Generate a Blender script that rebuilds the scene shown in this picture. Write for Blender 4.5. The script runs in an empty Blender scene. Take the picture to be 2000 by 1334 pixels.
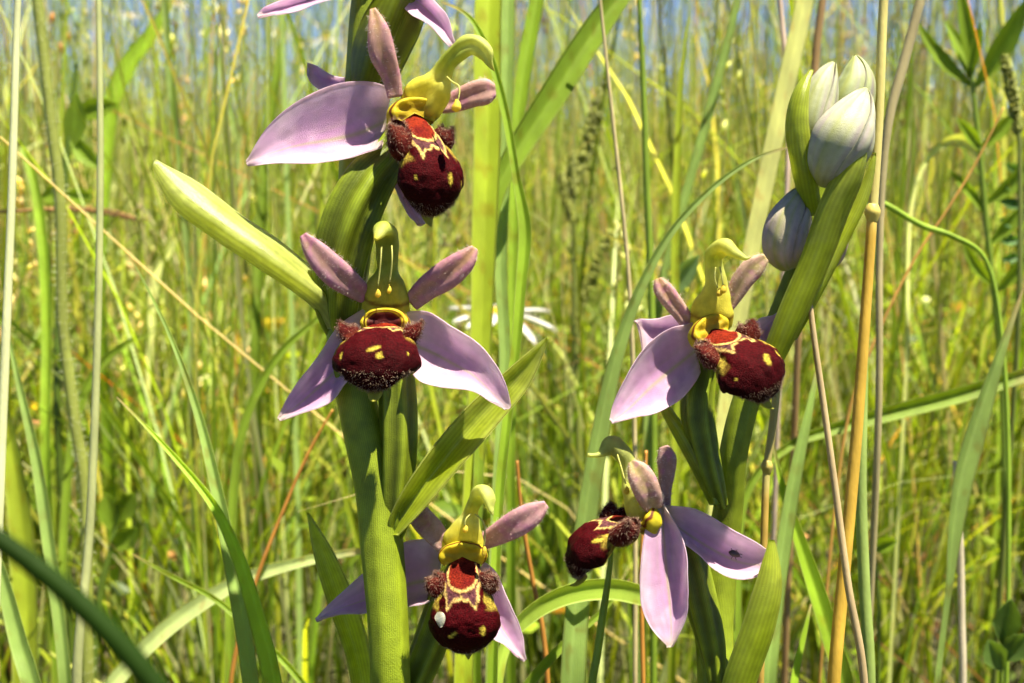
import bpy, math
import numpy as np

rng = np.random.default_rng(7)
scene = bpy.context.scene
COLL = scene.collection
# one Blender unit is one centimetre
scene.unit_settings.system = 'METRIC'
scene.unit_settings.scale_length = 0.01

# ------------------------------------------------------------------ camera
CAM_H = 22.0
PITCH = math.radians(9.0)
FPX = 2246.0                      # focal length in photograph pixels (2000 px wide)
cam_d = bpy.data.cameras.new('camera')
cam_d.sensor_width = 36.0
cam_d.lens = 36.0 * FPX / 2000.0
cam_d.clip_start = 0.2
cam_d.clip_end = 90000.0
cam_d.dof.use_dof = True
cam_d.dof.focus_distance = 13.9
cam_d.dof.aperture_fstop = cam_d.lens / 1000.0 / 0.100   # an opening of 1 mm
cam = bpy.data.objects.new('camera', cam_d)
cam.location = (0, 0, CAM_H)
cam.rotation_euler = (math.pi / 2 - PITCH, 0, 0)
COLL.objects.link(cam)
scene.camera = cam

# ------------------------------------------------------------------ light
SUN_TO = np.array([0.27, -0.13, 0.93]); SUN_TO /= np.linalg.norm(SUN_TO)
sun_el = math.asin(SUN_TO[2]); sun_rot = math.atan2(SUN_TO[0], SUN_TO[1])
world = bpy.data.worlds.new('World'); scene.world = world; world.use_nodes = True
wn = world.node_tree.nodes; wl = world.node_tree.links
sky = wn.new('ShaderNodeTexSky'); sky.sky_type = 'NISHITA'; sky.sun_disc = False
sky.sun_elevation = sun_el; sky.sun_rotation = sun_rot
sky.air_density = 0.45; sky.dust_density = 0.0; sky.ozone_density = 2.0; sky.altitude = 4500.0
bg = wn.get('Background'); bg.inputs['Strength'].default_value = 0.082
wl.new(sky.outputs[0], bg.inputs[0])
sun_d = bpy.data.lights.new('sun', 'SUN'); sun_d.energy = 5.0; sun_d.angle = math.radians(0.53)
sun_d.color = (1.0, 0.92, 0.72)
sun = bpy.data.objects.new('sun', sun_d); COLL.objects.link(sun)
from mathutils import Vector
sun.rotation_euler = Vector(-SUN_TO).to_track_quat('-Z', 'Y').to_euler()
sun.location = (30, -40, 120)
scene.view_settings.view_transform = 'Standard'
scene.view_settings.look = 'None'
scene.view_settings.gamma = 1.0
scene.view_settings.use_curve_mapping = False
scene.view_settings.exposure = 1.95
cy = scene.cycles
cy.max_bounces = 5; cy.diffuse_bounces = 3; cy.glossy_bounces = 2; cy.transmission_bounces = 4
cy.transparent_max_bounces = 4; cy.caustics_reflective = False; cy.caustics_refractive = False
cy.sample_clamp_indirect = 6.0
cy.use_denoising = True
cy.use_adaptive_sampling = True; cy.adaptive_threshold = 0.03
try: cy.denoiser = 'OPENIMAGEDENOISE'
except Exception: pass

# ------------------------------------------------------------------ helpers
CP = np.array([0.0, 0.0, CAM_H])
AR = np.array([1.0, 0, 0])
AF = np.array([0, math.cos(PITCH), -math.sin(PITCH)])
AU = np.array([0, math.sin(PITCH), math.cos(PITCH)])
AT = -AF                                           # towards the viewer

def W(px, py, d):
    return CP + AF * d + AR * ((px - 1000.0) / FPX * d) + AU * ((667.0 - py) / FPX * d)

def WP(pts, d0):
    """[(px, py, towards-viewer mm)] -> world points, at a base distance d0 (cm)"""
    return np.array([W(p[0], p[1], d0 - (p[2] if len(p) > 2 else 0.0) * 0.1) for p in pts])

def cr(p, n):
    """smooth curve through the points p (centripetal Catmull-Rom), n samples shared evenly between the points"""
    p = np.asarray(p, float)
    if p.ndim == 1: p = p[:, None]
    k = len(p)
    if k == 2:
        t = np.linspace(0, 1, n)[:, None]
        return p[0] * (1 - t) + p[1] * t
    d = np.sqrt(np.maximum(np.linalg.norm(np.diff(p, axis=0), axis=1), 1e-6))[:, None] if p.shape[1] > 1 else np.ones((k - 1, 1))
    sl = np.diff(p, axis=0) / d
    m = np.zeros_like(p)
    m[1:-1] = sl[:-1] + sl[1:] - (p[2:] - p[:-2]) / (d[:-1] + d[1:])
    m[0] = 1.5 * sl[0] - .5 * m[1]; m[-1] = 1.5 * sl[-1] - .5 * m[-2]
    t = np.linspace(0, k - 1, n); i = np.minimum(t.astype(int), k - 2); f = (t - i)[:, None]
    a, b, ta, tb = p[i], p[i + 1], m[i] * d[i], m[i + 1] * d[i]
    f2, f3 = f * f, f ** 3
    return a * (2 * f3 - 3 * f2 + 1) + b * (3 * f2 - 2 * f3) + ta * (f3 - 2 * f2 + f) + tb * (f3 - f2)

def unit(v):
    return v / np.maximum(np.linalg.norm(v, axis=-1, keepdims=True), 1e-9)

def smooth(a, b, x):
    t = np.clip((x - a) / (b - a), 0, 1); return t * t * (3 - 2 * t)

def lerp(a, b, t):
    t = np.asarray(t, float)[..., None]
    return np.asarray(a, float) * (1 - t) + np.asarray(b, float) * t

_hash = rng.random((64, 64, 64))
def vnoise(p):
    p = np.asarray(p, float); i = np.floor(p).astype(int); f = p - i; f = f * f * (3 - 2 * f); i = i % 63
    out = 0
    for dx in (0, 1):
        for dy in (0, 1):
            for dz in (0, 1):
                w = (f[..., 0] if dx else 1 - f[..., 0]) * (f[..., 1] if dy else 1 - f[..., 1]) * (f[..., 2] if dz else 1 - f[..., 2])
                out = out + w * _hash[i[..., 0] + dx, i[..., 1] + dy, i[..., 2] + dz]
    return out

_wloc = {}
def wloc(o):
    return np.zeros(3) if o is None else _wloc[o.name]

def empty(name, loc, parent=None):
    o = bpy.data.objects.new(name, None); COLL.objects.link(o)
    loc = np.asarray(loc, float)
    o.location = loc - wloc(parent)
    if parent is not None: o.parent = parent
    o.empty_display_size = 0.5
    _wloc[o.name] = loc
    return o

def tag(o, label=None, cat=None, group=None, kind=None):
    if label: o['label'] = label
    if cat: o['category'] = cat
    if group: o['group'] = group
    if kind: o['kind'] = kind
    return o

def mesh_obj(name, V, F, mat, parent=None, col=None, uv=None, loc=None, smooth_shade=True):
    """ONE mesh object; V in world space; F quads or triangles as an int array (or list of arrays)"""
    V = np.asarray(V, float)
    if loc is None: loc = wloc(parent) if parent is not None else V[np.argmin(V[:, 2])].copy()
    me = bpy.data.meshes.new(name)
    Fs = F if isinstance(F, list) else [F]
    Fs = [np.asarray(f, np.int32) for f in Fs if len(f)]
    loops = np.concatenate([f.ravel() for f in Fs])
    tot = np.concatenate([np.full(len(f), f.shape[1], np.int32) for f in Fs])
    start = np.concatenate([[0], np.cumsum(tot)[:-1]]).astype(np.int32)
    me.vertices.add(len(V)); me.vertices.foreach_set('co', (V - loc).astype(np.float32).ravel())
    me.loops.add(len(loops)); me.loops.foreach_set('vertex_index', loops)
    me.polygons.add(len(tot)); me.polygons.foreach_set('loop_start', start); me.polygons.foreach_set('loop_total', tot)
    if smooth_shade: me.polygons.foreach_set('use_smooth', np.ones(len(tot), bool))
    if col is not None:
        c = np.ones((len(V), 4), np.float32); c[:, :3] = np.clip(col, 0, 1)
        at = me.color_attributes.new('Col', 'FLOAT_COLOR', 'POINT'); at.data.foreach_set('color', c.ravel())
    if uv is not None:
        l = me.uv_layers.new(name='UVMap'); l.data.foreach_set('uv', np.asarray(uv, np.float32)[loops].ravel())
    me.update(); me.validate()
    me.materials.append(mat)
    o = bpy.data.objects.new(name, me); COLL.objects.link(o)
    o.location = loc - wloc(parent)
    if parent is not None: o.parent = parent
    _wloc[o.name] = np.asarray(loc, float)
    return o

def grid_normals(P):
    return unit(np.cross(np.gradient(P, axis=1), np.gradient(P, axis=0)))

def shell(name, P, col, mat, parent=None, thick=0.03, N=None, loc=None):
    """a sheet P[nv, nu] given a real thickness"""
    nv, nu = P.shape[:2]
    if N is None: N = grid_normals(P)
    if np.mean(N @ AT) < 0: N = -N
    edge = np.ones((nv, nu)); s = np.linspace(-1, 1, nu); edge *= (1 - 0.7 * np.abs(s)[None, :] ** 6)
    A = P + N * (thick * 0.5 * edge)[..., None]; B = P - N * (thick * 0.5 * edge)[..., None]
    V = np.concatenate([A.reshape(-1, 3), B.reshape(-1, 3)]); n = nv * nu
    idx = np.arange(n).reshape(nv, nu)
    q = np.stack([idx[:-1, :-1], idx[:-1, 1:], idx[1:, 1:], idx[1:, :-1]], -1).reshape(-1, 4)
    ring = np.concatenate([idx[0, :], idx[1:, -1], idx[-1, -2::-1], idx[-2:0:-1, 0]])
    r2 = np.roll(ring, -1)
    side = np.stack([ring, r2, r2 + n, ring + n], -1)
    F = np.concatenate([q, q[:, ::-1] + n, side])
    C = np.asarray(col, float)
    C = np.broadcast_to(C, (nv, nu, 3)).reshape(-1, 3); C = np.concatenate([C, C])
    uu, vv = np.meshgrid(np.linspace(0, 1, nu), np.linspace(0, 1, nv))
    uv = np.stack([uu, vv], -1).reshape(-1, 2); uv = np.concatenate([uv, uv])
    return mesh_obj(name, V, F, mat, parent, C, uv, loc)

def rails(rs, nu, nv, d0):
    """sheet through rails, each a list of (px, py, mm)"""
    R = np.stack([cr(WP(r, d0), nv) for r in rs], 1)      # nv, k, 3
    return np.stack([cr(R[i], nu) for i in range(nv)], 0)

def frames(P, ref=None):
    T = unit(np.gradient(P, axis=0))
    ref = AT if ref is None else ref
    N = np.zeros_like(P); n = ref - T[0] * (ref @ T[0])
    if np.linalg.norm(n) < 0.1: n = AU - T[0] * (AU @ T[0])
    n = n / np.linalg.norm(n); N[0] = n
    for i in range(1, len(P)):
        n = n - T[i] * (n @ T[i]); n = n / max(np.linalg.norm(n), 1e-9); N[i] = n
    return T, N, np.cross(N, T)

def tube(name, P, rx, ry, mat, parent=None, col=(.2, .3, .05), n=40, seg=16, ribs=(0, 0), twist=0.0, flute=0.0, loc=None, ref=None, lump=0.0, raw=False):
    """closed body round a curve; rx across the picture, ry in depth, both cm lists along the curve"""
    C = cr(P, n); rx = cr(np.asarray(rx, float), n)[:, 0]; ry = cr(np.asarray(ry, float), n)[:, 0]
    rx = np.maximum(rx, 0.002); ry = np.maximum(ry, 0.002)
    T, N, B = frames(C, ref)
    ph = np.linspace(0, 2 * np.pi, seg, endpoint=False); t = np.linspace(0, 1, n)
    A = ph[None, :] + twist * t[:, None]
    m = 1 + (ribs[1] * np.cos(ribs[0] * ph)[None, :] if ribs[0] else 0) * np.ones((n, seg))
    fl = -flute * np.exp(-((np.angle(np.exp(1j * (ph - np.pi / 2)))) / 0.45) ** 2)[None, :]
    cx = np.cos(A) * m; sy = np.sin(A) * m + fl
    V = C[:, None] + B[:, None] * (cx * rx[:, None])[..., None] + N[:, None] * (sy * ry[:, None])[..., None]
    if lump: V = V + unit(V - C[:, None]) * (lump * (vnoise(V * 7) - .5))[..., None]
    idx = np.arange(n * seg).reshape(n, seg); nx = np.roll(idx, -1, 1)
    q = np.stack([idx[:-1], nx[:-1], nx[1:], idx[1:]], -1).reshape(-1, 4)
    c0, c1 = n * seg, n * seg + 1
    tr = np.concatenate([np.stack([nx[0], idx[0], np.full(seg, c0)], -1), np.stack([idx[-1], nx[-1], np.full(seg, c1)], -1)])
    VV = np.concatenate([V.reshape(-1, 3), C[:1], C[-1:]])
    if callable(col): cc = col(np.broadcast_to(t[:, None], (n, seg)), np.broadcast_to(ph[None], (n, seg)), V)
    else: cc = np.broadcast_to(np.asarray(col, float), (n, seg, 3))
    cc = cc.reshape(-1, 3); cc = np.concatenate([cc, cc[:1], cc[-1:]])
    uu, vv = np.meshgrid(np.abs(np.linspace(-1, 1, seg)), t)
    uv = np.stack([uu, vv], -1).reshape(-1, 2); uv = np.concatenate([uv, uv[:1], uv[-1:]])
    o = mesh_obj(name, VV, [q, tr], mat, parent, cc, uv, loc)
    if raw: return o, V, unit(V - C[:, None])
    return o

def hairs(name, P, N, length, rad, mat, parent, col=(.8, .7, .55), spread=.35, droop=0.0):
    """many fine tapering hairs: far too many to count, one part of kind stuff"""
    k = len(P)
    D = unit(N + rng.normal(0, spread, (k, 3)))
    L = length * rng.uniform(.55, 1.15, k)[:, None]
    S = unit(np.cross(D, rng.normal(0, 1, (k, 3)))); T2 = np.cross(D, S)
    mid = P + D * L * .55; tip = P + D * L + np.array([0, 0, -1.]) * (droop * L)
    a = 2 * np.pi / 3; V = []
    for j in range(3):
        V.append(P + (S * math.cos(a * j) + T2 * math.sin(a * j)) * rad - D * L * .1)
    for j in range(3):
        V.append(mid + (S * math.cos(a * j) + T2 * math.sin(a * j)) * rad * .7)
    V.append(tip)
    V = np.stack(V, 1); b = (np.arange(k) * 7)[:, None]
    q = np.concatenate([np.stack([b[:, 0] + j, b[:, 0] + (j + 1) % 3, b[:, 0] + 3 + (j + 1) % 3, b[:, 0] + 3 + j], -1) for j in range(3)])
    tr = np.concatenate([np.stack([b[:, 0] + 3 + j, b[:, 0] + 3 + (j + 1) % 3, b[:, 0] + 6], -1) for j in range(3)])
    c = np.asarray(col, float); c = np.broadcast_to(c, (k, 3))[:, None] * np.ones((1, 7, 1))
    o = mesh_obj(name, V.reshape(-1, 3), [q, tr], mat, parent, c.reshape(-1, 3))
    o['kind'] = 'stuff'
    return o

# ------------------------------------------------------------------ materials
def plant_mat(name, transl=.35, rough=.45, spec=.35, nscale=6., var=.25, bump=.15, bscale=40., vein=0., veinn=14., tint=(1.15, 1.1, .55), sheen=0., stretch=1.0, coat=0.0, tgamma=1.0):
    m = bpy.data.materials.new(name); m.use_nodes = True
    nt = m.node_tree; N = nt.nodes; L = nt.links; N.clear()
    out = N.new('ShaderNodeOutputMaterial'); pb = N.new('ShaderNodeBsdfPrincipled')
    at = N.new('ShaderNodeAttribute'); at.attribute_name = 'Col'
    tc = N.new('ShaderNodeTexCoord')
    mp = N.new('ShaderNodeMapping'); mp.inputs['Scale'].default_value = (1, 1, stretch)
    L.new(tc.outputs['Object'], mp.inputs['Vector'])
    nz = N.new('ShaderNodeTexNoise'); nz.inputs['Scale'].default_value = nscale; nz.inputs['Detail'].default_value = 5
    L.new(mp.outputs[0], nz.inputs['Vector'])
    mr = N.new('ShaderNodeMapRange'); mr.inputs['From Min'].default_value = .3; mr.inputs['From Max'].default_value = .7
    mr.inputs['To Min'].default_value = 1 - var; mr.inputs['To Max'].default_value = 1 + var
    L.new(nz.outputs['Fac'], mr.inputs['Value'])
    hs = N.new('ShaderNodeHueSaturation'); L.new(at.outputs['Color'], hs.inputs['Color']); L.new(mr.outputs[0], hs.inputs['Value'])
    L.new(hs.outputs[0], pb.inputs['Base Color'])
    pb.inputs['Roughness'].default_value = rough; pb.inputs['Specular IOR Level'].default_value = spec
    if sheen:
        pb.inputs['Sheen Weight'].default_value = sheen; pb.inputs['Sheen Roughness'].default_value = .35
    if coat: pb.inputs['Coat Weight'].default_value = coat
    n2 = N.new('ShaderNodeTexNoise'); n2.inputs['Scale'].default_value = bscale; n2.inputs['Detail'].default_value = 3
    L.new(mp.outputs[0], n2.inputs['Vector'])
    h = n2.outputs['Fac']
    if vein:
        wv = N.new('ShaderNodeTexWave'); wv.wave_type = 'BANDS'; wv.bands_direction = 'X'
        wv.inputs['Scale'].default_value = veinn / 6.2832 * 2; wv.inputs['Distortion'].default_value = 1.2; wv.inputs['Detail'].default_value = 1
        L.new(tc.outputs['UV'], wv.inputs['Vector'])
        ad = N.new('ShaderNodeMath'); ad.operation = 'MULTIPLY_ADD'; ad.inputs[1].default_value = vein
        L.new(wv.outputs['Fac'], ad.inputs[0]); L.new(h, ad.inputs[2]); h = ad.outputs[0]
        m2 = N.new('ShaderNodeMapRange'); m2.inputs['To Min'].default_value = .86; m2.inputs['To Max'].default_value = 1.1
        L.new(wv.outputs['Fac'], m2.inputs['Value'])
        mm = N.new('ShaderNodeMath'); mm.operation = 'MULTIPLY'; L.new(mr.outputs[0], mm.inputs[0]); L.new(m2.outputs[0], mm.inputs[1])
        L.new(mm.outputs[0], hs.inputs['Value'])
    bp = N.new('ShaderNodeBump'); bp.inputs['Strength'].default_value = bump; bp.inputs['Distance'].default_value = .02
    L.new(h, bp.inputs['Height']); L.new(bp.outputs[0], pb.inputs['Normal'])
    if transl > 0:
        tr = N.new('ShaderNodeBsdfTranslucent'); mx = N.new('ShaderNodeMixShader'); mx.inputs[0].default_value = transl
        mul = N.new('ShaderNodeMix'); mul.data_type = 'RGBA'; mul.blend_type = 'MULTIPLY'; mul.inputs[0].default_value = 1
        gm = N.new('ShaderNodeGamma'); gm.inputs['Gamma'].default_value = tgamma; L.new(hs.outputs[0], gm.inputs['Color'])
        L.new(gm.outputs[0], mul.inputs[6]); mul.inputs[7].default_value = (*tint, 1)
        L.new(mul.outputs[2], tr.inputs['Color']); L.new(bp.outputs[0], tr.inputs['Normal'])
        L.new(pb.outputs[0], mx.inputs[1]); L.new(tr.outputs[0], mx.inputs[2]); L.new(mx.outputs[0], out.inputs[0])
    else:
        L.new(pb.outputs[0], out.inputs[0])
    return m

M_STEM = plant_mat('orchid stem green', .25, .42, .30, 5, .22, .35, 60, .12, 30, tint=(1.2, 1.2, .5))
M_BRACT = plant_mat('bract green', .60, .30, .55, 7, .2, .3, 70, .15, 9, tint=(1.1, 1.1, .6), tgamma=.55)
M_SEPAL = plant_mat('lilac sepal', .52, .40, .45, 9, .10, .6, 120, 0, 6, tint=(1.0, .95, 1.0), tgamma=.55)
M_PETAL = plant_mat('pink brown petal', .32, .5, .35, 14, .18, .4, 90, .0, tint=(1.05, .95, .9), tgamma=.6)
M_LIP = plant_mat('velvet lip', 0, .55, .03, 45, .55, .8, 70)
M_COLUMN = plant_mat('yellow column', .42, .5, .22, 9, .2, .4, 70, tint=(1.1, 1.05, .6), tgamma=.6)
M_HAIR = plant_mat('fine hair', .35, .45, .5, 8, .1, 0, 50, tint=(1, 1, 1))
M_BUD = plant_mat('bud white', .35, .42, .4, 8, .14, .35, 80, .0, 8, tint=(1, 1, .9), tgamma=.6)
M_LEAF = plant_mat('grass leaf', .62, .45, .20, 3, .14, .2, 30, .55, 16, tint=(1.12, 1.1, .55), stretch=.3, tgamma=.55)
M_STALK = plant_mat('grass stalk', .22, .45, .3, 4, .16, .25, 30, .0, tint=(1.2, 1.15, .5), stretch=.3)
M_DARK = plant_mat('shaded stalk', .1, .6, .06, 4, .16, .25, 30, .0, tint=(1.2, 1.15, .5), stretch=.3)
M_FIELD = plant_mat('meadow grass', .52, .45, .30, .6, .10, 0, 8, .0, tint=(1.3, 1.2, .35))
M_PETALW = plant_mat('white ray', .3, .5, .3, 6, .06, .2, 40, .2, 5, tint=(1, 1, .95), tgamma=.6)

def ground_mat():
    m = bpy.data.materials.new('meadow soil'); m.use_nodes = True
    nt = m.node_tree; N = nt.nodes; L = nt.links; pb = N['Principled BSDF']
    tc = N.new('ShaderNodeTexCoord')
    a = N.new('ShaderNodeTexNoise'); a.inputs['Scale'].default_value = .18; a.inputs['Detail'].default_value = 8
    b = N.new('ShaderNodeTexNoise'); b.inputs['Scale'].default_value = 1.7; b.inputs['Detail'].default_value = 6
    L.new(tc.outputs['Object'], a.inputs['Vector']); L.new(tc.outputs['Object'], b.inputs['Vector'])
    r = N.new('ShaderNodeValToRGB'); e = r.color_ramp.elements
    e[0].position = .35; e[0].color = (.035, .028, .014, 1); e[1].position = .65; e[1].color = (.075, .10, .02, 1)
    L.new(a.outputs['Fac'], r.inputs[0])
    r2 = N.new('ShaderNodeValToRGB'); e = r2.color_ramp.elements
    e[0].position = .4; e[0].color = (.4, .35, .3, 1); e[1].position = .7; e[1].color = (1.4, 1.2, .9, 1)
    L.new(b.outputs['Fac'], r2.inputs[0])
    mx = N.new('ShaderNodeMix'); mx.data_type = 'RGBA'; mx.blend_type = 'MULTIPLY'; mx.inputs[0].default_value = 1
    L.new(r.outputs[0], mx.inputs[6]); L.new(r2.outputs[0], mx.inputs[7]); L.new(mx.outputs[2], pb.inputs['Base Color'])
    pb.inputs['Roughness'].default_value = .95
    bp = N.new('ShaderNodeBump'); bp.inputs['Strength'].default_value = .8; bp.inputs['Distance'].default_value = .6
    L.new(b.outputs['Fac'], bp.inputs['Height']); L.new(bp.outputs[0], pb.inputs['Normal'])
    return m
M_SOIL = ground_mat()

# ------------------------------------------------------------------ the setting: ground and meadow
def build_ground():
    r = np.concatenate([[0], np.geomspace(15, 60000, 46)]); n = 72
    ph = np.linspace(0, 2 * np.pi, n, endpoint=False)
    X = r[:, None] * np.cos(ph); Y = r[:, None] * np.sin(ph)
    Z = (vnoise(np.stack([X * .03, Y * .03, X * 0], -1)) - 1.0) * 1.6 * np.clip(1 - r / 3000, 0, 1)[:, None]
    V = np.stack([X, Y, Z], -1).reshape(-1, 3)
    idx = np.arange(len(r) * n).reshape(len(r), n); nx = np.roll(idx, -1, 1)
    q = np.stack([idx[:-1], idx[1:], nx[1:], nx[:-1]], -1).reshape(-1, 4)
    o = mesh_obj('ground', V, q, M_SOIL, None, None, None, np.zeros(3))
    tag(o, kind='structure')
build_ground()

# colours of living and dry grass (linear)
G_YEL = np.array([.265, .325, .026]); G_LIME = np.array([.205, .305, .026]); G_MID = np.array([.140, .205, .020])
G_BLUE = np.array([.19, .270, .075]); G_PALE = np.array([.43, .46, .20]); G_DARK = np.array([.070, .110, .012])
G_STRAW = np.array([.52, .43, .22]); G_ORANGE = np.array([.46, .21, .04]); G_BROWN = np.array([.22, .11, .04])

def wedge(n, y0, y1, k=.66, pad=14., power=1.0):
    y = np.sqrt(rng.uniform(0, 1, n) ** power * (y1 ** 2 - y0 ** 2) + y0 ** 2)
    x = rng.uniform(-1, 1, n) * (k * y + pad)
    # most stems stand in clumps
    m = max(8, n // 22); who = rng.integers(0, m, n); cl = rng.random(n) < .65
    x = np.where(cl, x[who] + rng.normal(0, .022, n) * (y[who] + 40), x); y = np.where(cl, np.maximum(y[who] + rng.normal(0, .03, n) * (y[who] + 40), y0), y)
    return np.stack([x, y, np.full(n, -1.2)], -1)

def pick(n, pal, wts):
    c = np.asarray(pal)[rng.choice(len(pal), n, p=np.asarray(wts) / np.sum(wts))]
    return c * rng.uniform(.45, 1.95, (n, 1)) * rng.uniform(.92, 1.08, (n, 3))

def blade_mesh(B, h, w, lean, curve, col, seg=7, tipcol=None):
    n = len(B); t = np.linspace(0, 1, seg + 1)
    az = rng.uniform(0, 2 * np.pi, n); dirv = np.stack([np.cos(az), np.sin(az), 0 * az], -1)
    s = lean[:, None] * t + curve[:, None] * t ** 2.2
    z = t[None] - .42 * np.clip(curve, 0, 2)[:, None] * t[None] ** 3.2
    wob = (rng.normal(0, .02, (n, 1)) * np.sin(t[None] * 5 + rng.uniform(0, 6, (n, 1))))
    pz = rng.uniform(0, 2 * np.pi, n); wd = np.stack([np.cos(pz), np.sin(pz), 0 * pz], -1)
    C = B[:, None] + dirv[:, None] * (h[:, None] * s)[..., None] + wd[:, None] * (h[:, None] * wob)[..., None]
    C[..., 2] += h[:, None] * z
    nd = np.stack([-np.sin(pz), np.cos(pz), 0 * pz], -1)
    tw = rng.uniform(-1.2, 1.2, (n, 1)) * t[None]
    wv = wd[:, None] * np.cos(tw)[..., None] + nd[:, None] * np.sin(tw)[..., None]
    nv = nd[:, None] * np.cos(tw)[..., None] - wd[:, None] * np.sin(tw)[..., None]
    prof = (np.clip(1 - t, 0, 1) ** .7 * (.75 + .6 * t)); prof[-1] = .02
    hw = (w[:, None] * .5 * prof[None])[..., None]
    V = np.stack([C - wv * hw, C + nv * hw * .45, C + wv * hw], 2)
    idx = np.arange(n * (seg + 1) * 3).reshape(n, seg + 1, 3)
    q = np.concatenate([np.stack([idx[:, :-1, j], idx[:, :-1, j + 1], idx[:, 1:, j + 1], idx[:, 1:, j]], -1).reshape(-1, 4) for j in (0, 1)])
    cc = col[:, None, None, :] * np.ones((1, seg + 1, 3, 1))
    if tipcol is not None:
        k = (smooth(.65, 1.0, t)[None, :] * (rng.random((n, 1)) < .35))[..., None, None]
        cc = cc * (1 - k) + tipcol * k
    return V.reshape(-1, 3), q, cc.reshape(-1, 3)

def stalk_mesh(B, h, r, lean, curve, col, seg=6):
    n = len(B); t = np.linspace(0, 1, seg + 1)
    az = rng.uniform(0, 2 * np.pi, n); dirv = np.stack([np.cos(az), np.sin(az), 0 * az], -1)
    s = lean[:, None] * t + curve[:, None] * t ** 2.5
    C = B[:, None] + dirv[:, None] * (h[:, None] * s)[..., None]; C[..., 2] += h[:, None] * t[None]
    V = []
    for j in range(3):
        a = 2 * np.pi * j / 3 + .3
        V.append(C + (r[:, None] * (1 - .5 * t[None]))[..., None] * np.array([math.cos(a), math.sin(a), 0]))
    V = np.stack(V, 2); idx = np.arange(n * (seg + 1) * 3).reshape(n, seg + 1, 3)
    q = np.concatenate([np.stack([idx[:, :-1, j], idx[:, :-1, (j + 1) % 3], idx[:, 1:, (j + 1) % 3], idx[:, 1:, j]], -1).reshape(-1, 4) for j in range(3)])
    cc = (col[:, None, None, :] * np.ones((1, seg + 1, 3, 1))).reshape(-1, 3)
    return V.reshape(-1, 3), q, cc, C

def spikelets(C, per, length, spread, size, col):
    """little seed husks along the top of stalk centrelines C[n, seg+1, 3]"""
    n = len(C); top = C[:, -1]; ax = unit(C[:, -1] - C[:, -3])
    k = n * per; ti = rng.uniform(0, 1, k); who = np.repeat(np.arange(n), per)
    L = (length * rng.uniform(.6, 1.3, n))[who]
    P = top[who] - ax[who] * (L * ti)[:, None] + rng.normal(0, 1, (k, 3)) * (spread * (.3 + .7 * ti))[:, None]
    D = unit(ax[who] + rng.normal(0, .5, (k, 3))); S = unit(np.cross(D, rng.normal(0, 1, (k, 3)))); T2 = np.cross(D, S)
    sz = (size * rng.uniform(.6, 1.3, k))[:, None]
    V = np.stack([P - D * sz, P + S * sz * .3, P + T2 * sz * .3, P - S * sz * .3, P - T2 * sz * .3, P + D * sz], 1)
    b = np.arange(k) * 6
    f = []
    for j in range(4):
        a, c = 1 + j, 1 + (j + 1) % 4
        f += [np.stack([b, b + c, b + a], -1), np.stack([b + a, b + c, b + 5], -1)]
    cc = (col[who] * rng.uniform(.7, 1.3, (k, 1)))[:, None] * np.ones((1, 6, 1))
    return V.reshape(-1, 3), np.concatenate(f), cc.reshape(-1, 3)

def join_parts(parts):
    V, Q, T, C, o = [], [], [], [], 0
    for v, f, c in parts:
        V.append(v); C.append(c); (Q if f.shape[1] == 4 else T).append(f + o); o += len(v)
    F = [np.concatenate(x) for x in (Q, T) if x]
    return np.concatenate(V), F, np.concatenate(C)

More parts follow.
